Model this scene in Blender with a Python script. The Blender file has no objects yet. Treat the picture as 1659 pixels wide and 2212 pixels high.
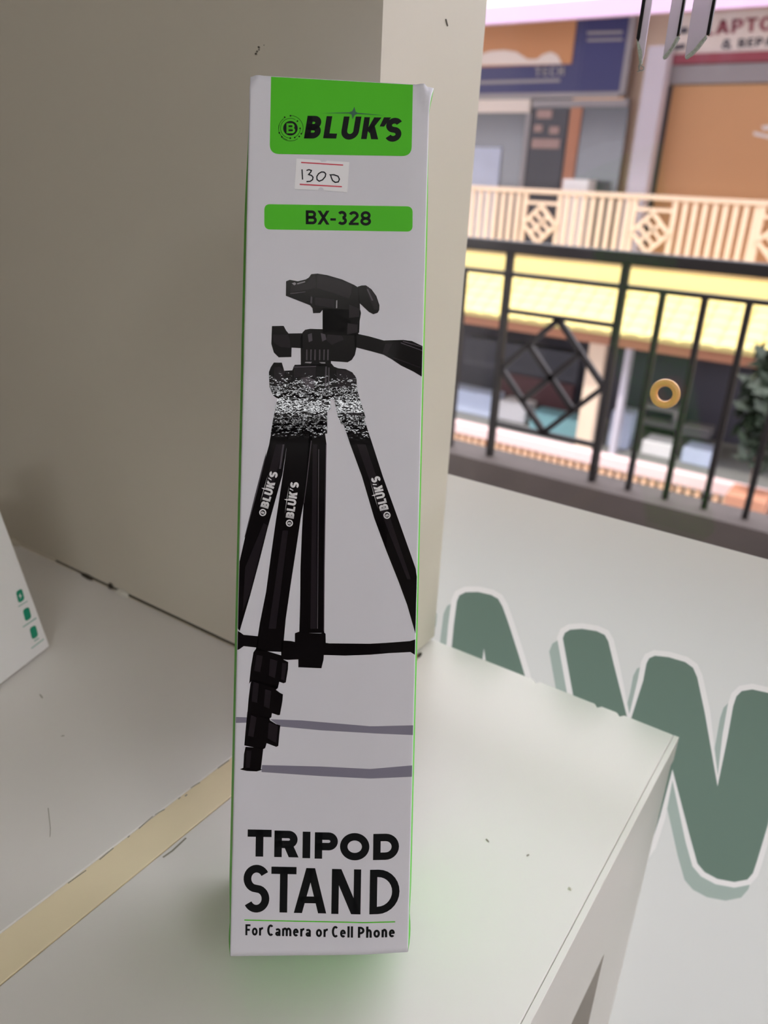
import bpy, bmesh, math, random
from mathutils import Vector, Matrix
random.seed(4)
S = bpy.context.scene
C = S.collection
# ------------------------------------------------------------------ camera
H = 0.3725                                   # lens height above the bench top
FPX, CX, CY = 1680.0, 829.5, 1106.0
R = Matrix(((0.82499027, -0.25659887, 0.50353558),
            (0.56329841, 0.30134816, -0.7693401),
            (0.04567227, 0.91833888, 0.39315103)))
CAM = Vector((0, 0, H))
cd = bpy.data.cameras.new('camera'); cam = bpy.data.objects.new('camera', cd); C.objects.link(cam)
cd.sensor_fit = 'VERTICAL'; cd.sensor_height = 36.0; cd.sensor_width = 27.0
cd.lens = FPX / 2212 * 36.0
cd.clip_start = 0.01; cd.clip_end = 200
cd.dof.use_dof = True; cd.dof.focus_distance = 0.375; cd.dof.aperture_fstop = 9.0
cam.matrix_world = Matrix.Translation(CAM) @ R.to_4x4()
S.camera = cam
# ------------------------------------------------------------------ world, sun, exposure
SUN, SKY, TUBE, EXPO = 2.4, 5.7, 25.0, -0.1
w = bpy.data.worlds.new('sky'); S.world = w; w.use_nodes = True
bg = w.node_tree.nodes['Background']; bg.inputs[0].default_value = (0.97, 0.945, 1.03, 1); bg.inputs[1].default_value = SKY
sl = bpy.data.lights.new('sun', 'SUN'); sl.energy = SUN; sl.angle = 0.02; sl.color = (1, 0.93, 0.8)
so = bpy.data.objects.new('sun', sl); C.objects.link(so)
so.rotation_euler = Vector((0.15, 0.5, -0.86)).to_track_quat('-Z', 'Y').to_euler()
vs = S.view_settings
vs.view_transform = 'Standard'; vs.look = 'None'; vs.exposure = EXPO; vs.gamma = 1.0; vs.use_curve_mapping = False
S.cycles.use_denoising = True
S.cycles.max_bounces = 10; S.cycles.diffuse_bounces = 6; S.cycles.transparent_max_bounces = 16
S.cycles.sample_clamp_indirect = 8.0

# ------------------------------------------------------------------ helpers
def ray(px, py): return R @ Vector((px - CX, -(py - CY), -FPX))
def PY(px, py, Y): r = ray(px, py); return CAM + r * (Y / r.y)
def PZ(px, py, Z=0.0): r = ray(px, py); return CAM + r * ((Z - H) / r.z)
def PX_(px, py, X): r = ray(px, py); return CAM + r * (X / r.x)
def lin(c):
    f = lambda v: v / 12.92 if v <= 0.04045 else ((v + 0.055) / 1.055) ** 2.4
    return tuple(f(v / 255.0) for v in c)
def mat(name, rgb, rough=0.5, var=0.05, scale=8.0, bump=0.0, bscale=60.0, metal=0.0, spec=0.5, rgb2=None, coat=0.0, linear=False):
    m = bpy.data.materials.new(name); m.use_nodes = True
    nt = m.node_tree; b = nt.nodes['Principled BSDF']
    base = rgb if linear else lin(rgb)
    tc = nt.nodes.new('ShaderNodeTexCoord')
    if var or rgb2:
        n = nt.nodes.new('ShaderNodeTexNoise'); n.inputs['Scale'].default_value = scale; n.inputs['Detail'].default_value = 4
        nt.links.new(tc.outputs['Object'], n.inputs['Vector'])
        rmp = nt.nodes.new('ShaderNodeMix'); rmp.data_type = 'RGBA'
        c2 = lin(rgb2) if rgb2 else tuple(max(0, v * (1 - var)) for v in base)
        c1 = base if rgb2 else tuple(min(1, v * (1 + var)) for v in base)
        rmp.inputs[6].default_value = (*c1, 1); rmp.inputs[7].default_value = (*c2, 1)
        nt.links.new(n.outputs['Fac'], rmp.inputs[0]); nt.links.new(rmp.outputs[2], b.inputs['Base Color'])
    else:
        b.inputs['Base Color'].default_value = (*base, 1)
    b.inputs['Roughness'].default_value = rough; b.inputs['Metallic'].default_value = metal
    b.inputs['Specular IOR Level'].default_value = spec; b.inputs['Coat Weight'].default_value = coat
    if bump:
        n2 = nt.nodes.new('ShaderNodeTexNoise'); n2.inputs['Scale'].default_value = bscale; n2.inputs['Detail'].default_value = 5
        nt.links.new(tc.outputs['Object'], n2.inputs['Vector'])
        bp = nt.nodes.new('ShaderNodeBump'); bp.inputs['Strength'].default_value = bump; bp.inputs['Distance'].default_value = 0.001
        nt.links.new(n2.outputs['Fac'], bp.inputs['Height']); nt.links.new(bp.outputs[0], b.inputs['Normal'])
    return m
def translucent_mat(name, rgb, trans=0.5, rgb_t=None, fwd=0.0):
    m = bpy.data.materials.new(name); m.use_nodes = True; nt = m.node_tree; nt.nodes.clear()
    o = nt.nodes.new('ShaderNodeOutputMaterial'); mx = nt.nodes.new('ShaderNodeMixShader')
    d = nt.nodes.new('ShaderNodeBsdfDiffuse'); t = nt.nodes.new('ShaderNodeBsdfTranslucent')
    d.inputs[0].default_value = (*lin(rgb), 1); t.inputs[0].default_value = (*lin(rgb_t or rgb), 1); mx.inputs[0].default_value = trans
    nt.links.new(d.outputs[0], mx.inputs[1]); nt.links.new(t.outputs[0], mx.inputs[2]); nt.links.new(mx.outputs[0], o.inputs[0])
    if fwd:                                        # frosted sheets scatter most light onwards
        g = nt.nodes.new('ShaderNodeBsdfRefraction'); g.inputs['Color'].default_value = (*lin(rgb_t or rgb), 1); g.inputs['Roughness'].default_value = 0.75; g.inputs['IOR'].default_value = 1.25
        m2 = nt.nodes.new('ShaderNodeMixShader'); m2.inputs[0].default_value = fwd
        nt.links.new(mx.outputs[0], m2.inputs[1]); nt.links.new(g.outputs[0], m2.inputs[2]); nt.links.new(m2.outputs[0], o.inputs[0])
    return m
def glass_mat(name, tint=(0.96, 0.97, 0.97), ior=1.45, rough=0.0):
    m = bpy.data.materials.new(name); m.use_nodes = True; nt = m.node_tree; nt.nodes.clear()
    o = nt.nodes.new('ShaderNodeOutputMaterial'); mx = nt.nodes.new('ShaderNodeMixShader')
    t = nt.nodes.new('ShaderNodeBsdfTransparent'); g = nt.nodes.new('ShaderNodeBsdfGlossy'); f = nt.nodes.new('ShaderNodeFresnel')
    t.inputs[0].default_value = (*tint, 1); g.inputs['Roughness'].default_value = rough; f.inputs[0].default_value = ior
    nt.links.new(f.outputs[0], mx.inputs[0]); nt.links.new(t.outputs[0], mx.inputs[1]); nt.links.new(g.outputs[0], mx.inputs[2]); nt.links.new(mx.outputs[0], o.inputs[0])
    return m
def emis_mat(name, rgb, strength):
    m = bpy.data.materials.new(name); m.use_nodes = True; nt = m.node_tree; nt.nodes.clear()
    o = nt.nodes.new('ShaderNodeOutputMaterial'); e = nt.nodes.new('ShaderNodeEmission')
    e.inputs[0].default_value = (*rgb, 1); e.inputs[1].default_value = strength; nt.links.new(e.outputs[0], o.inputs[0])
    return m
def link(name, me, m, parent=None):
    o = bpy.data.objects.new(name, me); C.objects.link(o)
    for k in (m if isinstance(m, (list, tuple)) else [m]):
        if k and len(me.materials) < 8 and k.name not in [q.name for q in me.materials if q]: me.materials.append(k)
    if parent: o.parent = parent; o.matrix_parent_inverse = Matrix.Identity(4) if parent.matrix_world == Matrix.Identity(4) else parent.matrix_world.inverted()
    return o
def mesh(name, verts, faces, m, parent=None, smooth=False):
    me = bpy.data.meshes.new(name); me.from_pydata([tuple(v) for v in verts], [], faces); me.update()
    if smooth:
        for p in me.polygons: p.use_smooth = True
    return link(name, me, m, parent)
BF = [(0, 3, 2, 1), (4, 5, 6, 7), (0, 1, 5, 4), (1, 2, 6, 5), (2, 3, 7, 6), (3, 0, 4, 7)]
def boxvf(a, b):
    (x0, y0, z0), (x1, y1, z1) = a, b
    return [(x0, y0, z0), (x1, y0, z0), (x1, y1, z0), (x0, y1, z0), (x0, y0, z1), (x1, y0, z1), (x1, y1, z1), (x0, y1, z1)]
def boxes(name, lst, m, parent=None, bevel=0.0):
    V = []; F = []
    for a, b in lst:
        k = len(V); V += boxvf(tuple(min(p, q) for p, q in zip(a, b)), tuple(max(p, q) for p, q in zip(a, b))); F += [tuple(i + k for i in f) for f in BF]
    o = mesh(name, V, F, m, parent)
    if bevel:
        bm = bmesh.new(); bm.from_mesh(o.data)
        bmesh.ops.bevel(bm, geom=bm.edges[:], offset=bevel, segments=2, profile=0.5, affect='EDGES'); bm.to_mesh(o.data); bm.free()
    return o
def box(name, a, b, m, parent=None, bevel=0.0): return boxes(name, [(a, b)], m, parent, bevel)
def bar(p, q, wdt, dpt, up=Vector((0, 1, 0))):
    """box verts for a bar from p to q; wdt across in the plane, dpt along `up`"""
    p = Vector(p); q = Vector(q); d = (q - p).normalized(); s = d.cross(up).normalized() * wdt / 2; u = up * dpt / 2
    return [p - s - u, p + s - u, p + s + u, p - s + u, q - s - u, q + s - u, q + s + u, q - s + u]
def bars(name, lst, m, parent=None):
    V = []; F = []
    for a in lst:
        k = len(V); V += bar(*a); F += [tuple(i + k for i in f) for f in BF]
    return mesh(name, V, F, m, parent)
def empty(name, loc=(0, 0, 0)):
    o = bpy.data.objects.new(name, None); o.location = loc; C.objects.link(o); o.empty_display_size = 0.05
    o.matrix_world = Matrix.Translation(loc)
    return o
def tag(o, label=None, cat=None, group=None, kind=None):
    if label: o['label'] = label
    if cat: o['category'] = cat
    if group: o['group'] = group
    if kind: o['kind'] = kind
    return o
def prism(name, pts, nrm, thick, m, parent=None):
    """extrude a closed 3D polygon by thick along nrm"""
    n = len(pts); nrm = Vector(nrm)
    V = [Vector(p) for p in pts] + [Vector(p) + nrm * thick for p in pts]
    F = [tuple(range(n)), tuple(range(2 * n - 1, n - 1, -1))] + [(i, i + n, (i + 1) % n + n, (i + 1) % n) for i in range(n)]
    o = mesh(name, V, F, m, parent)
    bm = bmesh.new(); bm.from_mesh(o.data); bmesh.ops.recalc_face_normals(bm, faces=bm.faces[:]); bm.to_mesh(o.data); bm.free()
    return o

# ------------------------------------------------------------------ lettering drawn as strokes (height 1)
def arc(cx, cy, rx, ry, a0, a1, n=14):
    return [(cx + rx * math.cos(math.radians(a0 + (a1 - a0) * i / n)), cy + ry * math.sin(math.radians(a0 + (a1 - a0) * i / n))) for i in range(n + 1)]
def stroke(pts, t, closed=False):
    n = len(pts); L = []; Rr = []
    for i in range(n):
        p = Vector(pts[i])
        a = Vector(pts[(i - 1) % n]) if (closed or i) else None
        b = Vector(pts[(i + 1) % n]) if (closed or i < n - 1) else None
        d1 = (p - a).normalized() if a is not None and (p - a).length > 1e-9 else None
        d2 = (b - p).normalized() if b is not None and (b - p).length > 1e-9 else None
        d1 = d1 or d2; d2 = d2 or d1
        n1 = Vector((-d1.y, d1.x)); n2 = Vector((-d2.y, d2.x)); mn = n1 + n2
        mn = mn.normalized() if mn.length > 1e-6 else n1
        k = 1.0 / max(0.45, mn.dot(n1))
        L.append(p + mn * (t / 2 * k)); Rr.append(p - mn * (t / 2 * k))
    out = []
    for i in range(n if closed else n - 1):
        j = (i + 1) % n
        out.append([tuple(L[i]), tuple(Rr[i]), tuple(Rr[j]), tuple(L[j])])
    return out
def rc(x0, y0, x1, y1): return [[(x0, y0), (x1, y0), (x1, y1), (x0, y1)]]
def glyph(ch, w, t):
    a = t / 2; g = []
    def bowl(y0, y1, x1=None):
        x1 = x1 or w; ry = (y1 - y0) / 2 - a; rx = min(ry * 1.05, x1 * 0.6)
        return stroke([(0.02, y1 - a), (x1 - a - rx, y1 - a)] + arc(x1 - a - rx, (y0 + y1) / 2, rx, ry, 90, -90)[1:] + [(0.02, y0 + a)], t)
    if ch == 'T': g = rc(0, 1 - t * .95, w, 1) + rc(w / 2 - a, 0, w / 2 + a, 1)
    elif ch == 'I': g = rc(0, 0, w, 1)
    elif ch == 'L': g = rc(0, 0, t, 1) + rc(0, 0, w, t * .9)
    elif ch == 'E': g = rc(0, 0, t, 1) + rc(0, 0, w, t * .9) + rc(0, 1 - t * .9, w, 1) + rc(0, .5 - a, w * .9, .5 + a)
    elif ch == 'F': g = rc(0, 0, t, 1) + rc(0, 1 - t * .9, w, 1) + rc(0, .5 - a, w * .88, .5 + a)
    elif ch == 'H': g = rc(0, 0, t, 1) + rc(w - t, 0, w, 1) + rc(0, .5 - a, w, .5 + a)
    elif ch == 'D': g = rc(0, 0, t, 1) + bowl(0, 1)
    elif ch == 'O': g = stroke(arc(w / 2, .5, w / 2 - a, .52 - a, 0, 360, 40)[:-1], t, True)
    elif ch == 'P': g = rc(0, 0, t, 1) + bowl(.32, 1)
    elif ch == 'R': g = rc(0, 0, t, 1) + bowl(.34, 1, w * .95) + [[(w * .40, .40), (w * .40 + t * 1.25, .42), (w, 0), (w - t * 1.3, 0)]]
    elif ch == 'B': g = rc(0, 0, t, 1) + bowl(.5 - a * .9, 1, w * .94) + bowl(0, .5 + a * .9)
    elif ch == 'U': g = stroke([(a, 1), (a, w / 2)] + arc(w / 2, w / 2 - .02, w / 2 - a, w / 2 - a, 180, 360)[1:] + [(w - a, 1)], t)
    elif ch == 'S':
        ry = (1.04 - t) / 4; rx = w / 2 - a; yu = -.02 + a + 3 * ry; yl = -.02 + a + ry
        g = stroke(arc(w / 2, yu, rx, ry, 28, 250, 20) + arc(w / 2, yl, rx, ry, 70, -152, 20), t)
    elif ch == 'A':
        g = [[(0, 0), (t * 1.08, 0), (w / 2 + t * .5, 1), (w / 2 - t * .58, 1)], [(w - t * 1.08, 0), (w, 0), (w / 2 + t * .58, 1), (w / 2 - t * .5, 1)]]
        g += rc(w * .2, .22, w * .8, .22 + t * .9)
    elif ch == 'N': g = rc(0, 0, t * .95, 1) + rc(w - t * .95, 0, w, 1) + [[(0, 1), (t * 1.25, 1), (w, 0), (w - t * 1.25, 0)]]
    elif ch == 'K': g = rc(0, 0, t, 1) + [[(t * .8, .42), (w - t * 1.3, 1), (w, 1), (t * 1.3, .28)], [(t * 1.0, .56), (t * 1.9, .72), (w, 0), (w - t * 1.25, 0)]]
    elif ch == 'X': g = [[(0, 0), (t * 1.2, 0), (w, 1), (w - t * 1.2, 1)], [(0, 1), (t * 1.2, 1), (w, 0), (w - t * 1.2, 0)]]
    elif ch == '-': g = rc(0, .30, w, .30 + t * .85)
    elif ch == '3':
        ry = (1 - t) / 4; rx = w / 2 - a
        g = stroke(arc(w / 2 - .01, a + 3 * ry, rx * .92, ry, 150, -80, 18) , t) + stroke(arc(w / 2, a + ry, rx, ry, 80, -150, 18), t)
    elif ch == '2':
        ry = .27 - a * .6; rx = w / 2 - a
        g = stroke(arc(w / 2, 1 - a - ry, rx, ry, 165, -25, 16) + [(a * 1.3, t * .8)], t) + rc(0, 0, w, t * .9)
    elif ch == '8':
        ry = (1 - t) / 4; rx = w / 2 - a
        g = stroke(arc(w / 2, a + 3 * ry, rx * .9, ry, 0, 360, 26)[:-1], t, True) + stroke(arc(w / 2, a + ry, rx, ry, 0, 360, 26)[:-1], t, True)
    elif ch == 'C': g = stroke(arc(w / 2 + .03, .5, w / 2 - a, .52 - a, 48, 312, 24), t)
    elif ch == 'o': g = stroke(arc(w / 2, .35, w / 2 - a, .36 - a, 0, 360, 26)[:-1], t, True)
    elif ch == 'e': g = stroke(arc(w / 2, .35, w / 2 - a, .36 - a, 0, 318, 24), t) + rc(a, .30, w - a * .3, .30 + t * .8)
    elif ch == 'a': g = rc(w - t, 0, w, .5) + stroke([(t * .3, .56)] + arc(w / 2, .48, w / 2 - a, .22 - a, 120, 0, 10), t) + stroke(arc(w * .45, .2, w * .45 - a, .21 - a, 0, 360, 20)[:-1], t, True)
    elif ch == 'r': g = rc(0, 0, t, .70) + stroke(arc(w, .40, w - a, .27, 180, 85, 10), t)
    elif ch == 'n': g = rc(0, 0, t, .70) + stroke(arc(w / 2, .42, w / 2 - a, .29 - a * .3, 180, 0, 14) + [(w - a, 0)], t)
    elif ch == 'h': g = rc(0, 0, t, 1.02) + stroke(arc(w / 2, .42, w / 2 - a, .29 - a * .3, 180, 0, 14) + [(w - a, 0)], t)
    elif ch == 'm':
        q = (w + t) / 2
        g = rc(0, 0, t, .70) + stroke(arc(q / 2, .42, q / 2 - a, .29 - a * .3, 180, 0, 12) + [(q - a, 0)], t) + stroke(arc(q / 2 + q - t, .42, q / 2 - a, .29 - a * .3, 180, 0, 12) + [(w - a, 0)], t)
    elif ch == 'l': g = rc(0, 0, t, 1.02)
    elif ch == "'": g = [[(0, .56), (w * .42, .56), (w, 1), (w * .42, 1)]]
    elif ch == '&': g = stroke(arc(w * .42, .76, w * .22, .2, 300, -60 + 300, 2)[:1] + arc(w * .42, .76, w * .22, .2, -50, 230, 16) + [(w * .95, 0.0)], t) + stroke(arc(w * .4, .27, w * .36, .25, 110, 380, 18), t)
    return g
def place(polys, o, ex, ey):
    """design coordinates -> picture pixels: o = bottom left, ex, ey = unit vectors"""
    return [[(o[0] + x * ex[0] + y * ey[0], o[1] + x * ex[1] + y * ey[1]) for x, y in p] for p in polys]
def word(items, o, ex_dir, up, gap, t):
    """items: [(char, width)], laid out from o along ex_dir; unit = cap height"""
    out = []; x = 0
    for ch, wd in items:
        if ch != ' ': out += place(glyph(ch, wd, t), (o[0] + x * ex_dir[0], o[1] + x * ex_dir[1]), ex_dir, up)
        x += wd + gap
    return out
def fitword(items, gap, x0, y0, x1, y1, up, t):
    """stretch a word between two baseline pixels"""
    tot = sum(wd for _, wd in items) + gap * (len(items) - 1)
    return word(items, (x0, y0), ((x1 - x0) / tot, (y1 - y0) / tot), up, gap, t)

# ------------------------------------------------------------------ paint materials
M = {}
M['wall'] = mat('painted_wall', (216, 209, 194), 0.55, 0.03, 3, 0.05, 180)
M['bench'] = mat('painted_bench', (229, 225, 221), 0.32, 0.025, 5, 0.05, 120)
M['beige'] = mat('beige_filler', (242, 226, 192), 0.45, 0.05, 30, 0.06, 200)
M['mark_shade'] = mat('dark_mark_and_seam_shade', (60, 54, 44), 0.9, 0.1)  # dark wall specks and chips, and the shade painted into the wall seam
M['chip'] = mat('bare_plaster', (225, 222, 212), 0.8, 0.1)
M['wood'] = mat('bare_wood', (165, 118, 92), 0.8, 0.15, 90)
M['rear'] = mat('rear_shelving_paint', (104, 92, 80), 0.7, 0.25, 2)
M['ceil'] = mat('ceiling_paint', (225, 222, 214), 0.8, 0.02)
M['floor'] = mat('shop_floor', (150, 140, 128), 0.4, 0.08, 4)
M['conc'] = mat('corridor_concrete', (126, 126, 124), 0.8, 0.15, 6, 0.2, 40)
M['curb'] = mat('curb_concrete', (70, 60, 56), 0.8, 0.25, 7, 0.3, 25)
M['glass'] = glass_mat('window_glass', (0.97, 0.975, 0.975), 1.28)
M['facade'] = mat('facade_paint', (82, 82, 82), 0.8, 0.1, 2)
M['film'] = translucent_mat('frosted_film', (226, 228, 222), 0.68, None, 0.58)
M['fgreen'] = translucent_mat('film_green', (117, 139, 125), 0.68, None, 0.7)
M['fpale'] = translucent_mat('film_pale_green', (176, 192, 181), 0.68, None, 0.7)
M['fwhite'] = translucent_mat('film_white', (242, 241, 236), 0.68, None, 0.58)

# ------------------------------------------------------------------ room shell
GX0, GY, WY, WE = -0.2815, 0.545, 0.4045, 0.5212          # reveal face, glass plane, inner wall face
ZF, ZC = -0.85, 2.05
ZL = 1.55                                    # lamps hang on rods below the ceiling
tag(boxes('wall_left', [((-1.6, WY, 0.0030), (GX0, WE, ZC)), ((-1.6, WY, ZF), (GX0 - .009, WE, -0.03))], M['wall']), 'grey-beige painted wall with a bright window reveal', kind='structure')
tag(box('floor', (-2.7, -3.3, ZF - .1), (3.3, GY + .01, ZF), M['floor']), kind='structure')
tag(box('ceiling', (-2.7, -3.3, ZC), (3.3, GY + .02, ZC + .2), M['ceil']), kind='structure')
tag(box('wall_rear', (-2.7, -3.3, ZF), (3.3, -3.2, ZC), M['rear']), kind='structure')
tag(box('wall_far', (-2.7, -3.2, ZF), (-1.6, GY, ZC), M['rear']), kind='structure')
tag(box('wall_right', (3.2, -3.2, ZF), (3.3, GY, ZC), M['wall']), kind='structure')
tag(box('trim_1', (GX0 - .5, GY - .02, 1.42), (3.2, GY + .02, ZC), M['wall']), kind='structure')
win = tag(empty('window_1', (GX0, GY, ZF)), kind='structure')
box('pane', (GX0 - .5, GY, ZF), (3.2, GY + .005, 1.42), M['glass'], win)
FT = PY(1300, 1113, GY - .001).z
film = None
def zc(pts, ox, oy, s): return [(ox + x / s, oy + y / s) for x, y in pts]
def offset_poly(P, d):
    n = len(P); out = []
    area = sum(P[i][0] * P[(i + 1) % n][1] - P[(i + 1) % n][0] * P[i][1] for i in range(n)); sg = 1 if area > 0 else -1
    for i in range(n):
        a, b, c = Vector(P[i - 1]), Vector(P[i]), Vector(P[(i + 1) % n])
        d1 = (b - a).normalized(); d2 = (c - b).normalized(); n1 = Vector((d1.y, -d1.x)) * sg; n2 = Vector((d2.y, -d2.x)) * sg
        mn = (n1 + n2).normalized(); out.append(tuple(b + mn * (d / max(.5, mn.dot(n1)))))
    return out
Wl = zc([(690, 390), (700, 365), (725, 350), (780, 346), (850, 357), (888, 375), (905, 405), (930, 510), (1003, 800), (1070, 590), (1085, 510), (1098, 485), (1125, 473), (1190, 480), (1268, 503), (1305, 530), (1325, 575),
         (1360, 740), (1421, 1090), (1470, 850), (1495, 710), (1510, 665), (1535, 640), (1585, 632), (1690, 655), (1725, 690), (1735, 740), (1700, 1000), (1659, 1270), (1608, 1440), (1588, 1500), (1562, 1530), (1500, 1542), (1420, 1527), (1360, 1495), (1326, 1455), (1295, 1345),
         (1208, 1010), (1150, 1230), (1105, 1370), (1080, 1405), (1040, 1420), (960, 1405), (900, 1370), (870, 1320), (840, 1200), (760, 780)], 900, 1200, 2.186)
Al = zc([(150, 600), (175, 330), (190, 215), (202, 188), (232, 173), (290, 172), (352, 186), (385, 205), (405, 240), (432, 315), (482, 470), (560, 730), (640, 960), (500, 960), (440, 800), (250, 800), (150, 960), (70, 900)], 900, 1200, 2.186)
Ac = zc([(318, 440), (345, 640), (290, 640)], 900, 1200, 2.186)
def pl2(P): return [(PY(x, y, GY - .0006).x, PY(x, y, GY - .0006).z) for x, y in P]
from mathutils.geometry import delaunay_2d_cdt
spot = zc([(86, 268), (97, 275), (92, 330), (78, 360), (40, 300)], 900, 1200, 2.186)
regions = [('film', 0, [(GX0 - .5, ZF), (3.2, ZF), (3.2, FT), (GX0 - .5, FT)]), ('shadow', 1, pl2(spot))]
for k, P in (('A', Al), ('W', Wl)):
    regions += [('shadow' + k, 1, pl2([(x - 19, y + 30) for x, y in offset_poly(P, 10)])), ('outline' + k, 2, pl2(offset_poly(P, 12))), ('fill' + k, 3, pl2(P))]
regions.append(('counter', 4, pl2(Ac)))
vv = []; ff = []
for _, _, P in regions: ff.append(list(range(len(vv), len(vv) + len(P)))); vv += [Vector(p) for p in P]
ov, oe, of, _, _, forig = delaunay_2d_cdt(vv, [], ff, 0, 1e-6)
def pip(x, y, P):
    c = False; n = len(P)
    for i in range(n):
        (x1, y1), (x2, y2) = P[i], P[i - 1]
        if (y1 > y) != (y2 > y) and x < (x2 - x1) * (y - y1) / (y2 - y1) + x1: c = not c
    return c
bins = {}
for f in of:
    cx_ = sum(ov[i].x for i in f) / len(f); cy_ = sum(ov[i].y for i in f) / len(f); best_ = None
    for nm, pr, P in regions:
        if pip(cx_, cy_, P) and (best_ is None or pr > best_[1]): best_ = (nm, pr)
    if best_: bins.setdefault(best_[0], []).append(f)
def sheet(name, key, m, parent):
    F = bins.get(key, []); used = sorted({i for f in F for i in f}); ix = {i: k for k, i in enumerate(used)}
    return mesh(name, [(ov[i].x, GY - .0006, ov[i].y) for i in used], [tuple(ix[i] for i in f) for f in F], m, parent)
film = sheet('frosted_film', 'film', M['film'], win)
tag(film, 'frosted white film with green lettering')
sheet('letter_shadow', 'shadow', M['fpale'], film)
for k in 'AW':
    sheet('letter', 'fill' + k, M['fgreen'], film); sheet('letter_outline', 'outline' + k, M['fwhite'], film); sheet('letter_shadow', 'shadow' + k, M['fpale'], film)
sheet('letter_counter', 'counter', M['fwhite'], film)

# the shop's tube light behind the photographer, plus an added unseen fill tube
YAW, TILT, BH, BW, BD = 0.64563821, 0.39728103, 0.41510606, 0.085, 0.082
P0 = Vector((-0.19149779, 0.17852227, -0.34082289 + H))
U = Vector((math.cos(YAW), math.sin(YAW), 0)); NH = Vector((math.sin(YAW), -math.cos(YAW), 0))
UP = Vector((0, 0, 1)) * math.cos(TILT) - NH * math.sin(TILT); N = NH * math.cos(TILT) + Vector((0, 0, 1)) * math.sin(TILT)
def PF(px, py):                                    # picture pixel -> (u, v) on the carton's front
    r = ray(px, py); p = CAM + r * ((P0 - CAM).dot(N) / r.dot(N)) - P0
    return p.dot(U), p.dot(UP)
M['lampbody'] = mat('lamp_enamel', (235, 235, 232), 0.4, 0.02)
def tube_light(cx, cy, dirv, label, hl=.6, rad=.016, power=1.0):
    glow = emis_mat('tube_glow', (0.97, 0.98, 1.0), TUBE * power)
    e = tag(empty('tube_light', (cx, cy, ZL)), label, 'light', 'shop ceiling tube lights')
    d = Vector(dirv).normalized(); s = Vector((-d.y, d.x, 0)); c = Vector((cx, cy, ZL))
    V = []
    for z in (-.05, 0.0):
        for a, b in ((-hl - .02, -.018), (hl + .02, -.018), (hl + .02, .018), (-hl - .02, .018)): V.append(c + d * a + s * b + Vector((0, 0, z)))
    mesh('housing', V, BF, M['lampbody'], e)
    for k in (-.6, .6): box('hanging_rod', tuple(c + d * hl * k + Vector((-.006, -.006, 0))), tuple(c + d * hl * k + Vector((.006, .006, ZC - ZL - .0005))), M['lampbody'], e)
    for sd_ in (-.035, .035):
        Vt = []; Ft = []
        for i in range(10):
            a = i / 10 * 2 * math.pi
            for k in (-hl, hl): Vt.append(c + d * k + s * (sd_ + rad * math.cos(a)) + Vector((0, 0, -.07 + rad * math.sin(a))))
        for i in range(10): j = (i + 1) % 10; Ft.append((2 * i, 2 * i + 1, 2 * j + 1, 2 * j))
        Ft += [tuple(range(0, 20, 2)), tuple(range(1, 20, 2))]
        mesh('tube', Vt, Ft, glow, e, True)
    return e
hit = CAM + ray(680, 884) * ((P0 - CAM).dot(N) / ray(680, 884).dot(N))
din = (hit - CAM).normalized(); ref = din - 2 * din.dot(N) * N
L0 = hit + ref * ((ZL - .07 - hit.z) / ref.z)
print('lamp at', L0, 'dist', (L0 - hit).length)
tube_light(L0.x, L0.y, U, 'white ceiling tube light behind the photographer', .45, .0068, 5.4)
tube_light(1.45, -.45, (0.6, -.8, 0), 'added unseen fill tube light to the right of the window display', .6, .016, 1.2)  # extra tube out of view, added to lift the light indoors

# ------------------------------------------------------------------ display bench
bench = tag(empty('display_bench', (-.9, .2, ZF)), 'white painted display bench along the wall, under the white carton', 'bench')
ledge = tag(empty('window_ledge', (-.18, .25, ZF)), 'white painted wooden window ledge carrying the tripod carton', 'ledge')
BX1 = -0.0675
LX = PZ(1222, 2028).x
farY = 0.5205
notches = [PZ(1160, 1470).x, PZ(1288, 1528).x, PZ(1336, 1548).x]
def flatboard(name, outline, z0, z1, m, parent, bevel=0.0008):
    o = prism(name, [(x, y, z0) for x, y in outline], (0, 0, 1), z1 - z0, m, parent)
    bm = bmesh.new(); bm.from_mesh(o.data)
    ed = [e for e in bm.edges if all(abs(v.co.z - z1) < 1e-6 for v in e.verts)]
    bmesh.ops.bevel(bm, geom=ed, offset=bevel, segments=2, profile=0.5, affect='EDGES'); bm.to_mesh(o.data); bm.free()
    return o
out = [(-0.2885, -.04), (LX - .0001, -.04), (LX - .0001, farY)]
for nx in sorted(notches, reverse=True): out += [(nx + .003, farY), (nx + .0005, farY - .0035), (nx - .0015, farY - .001), (nx - .003, farY)]
out += [(-0.2885, farY)]
flatboard('ledge_board', out, -.022, 0.0, M['bench'], ledge)
flatboard('bench_board', [(-1.5, -.04), (-.3150, -.04), (-.3150, WY - .0004), (-1.5, WY - .0004)], -.022, 0.0, M['bench'], bench)
flatboard('filler_strip', [(-.3146, -.04), (-.2891, -.04), (-.2891, WY - .0004), (-.3146, WY - .0004)], -.022, -0.0001, M['beige'], bench, .0003)
flatboard('edge_lipping', [(LX + .0001, -.04), (BX1, -.04), (BX1, farY), (LX + .0001, farY)], -.022, -0.0001, M['bench'], ledge, .0003)
ap = PX_(1307, 2060, BX1); print('apron', ap)
box('apron', (BX1 - .018, -.04, ap.z), (BX1 - .0005, ap.y, -.0222), M['bench'], ledge)
box('leg', (BX1 - .04, ap.y, ZF), (BX1 - .0005, farY - .004, -.0222), M['bench'], ledge)
box('leg', (BX1 - .04, -.04, ZF), (BX1 - .0005, .0, ap.z - .0002), M['bench'], ledge)
box('apron', (-1.5, -.036, -.12), (-.292, -.02, -.0222), M['bench'], bench)
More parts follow.
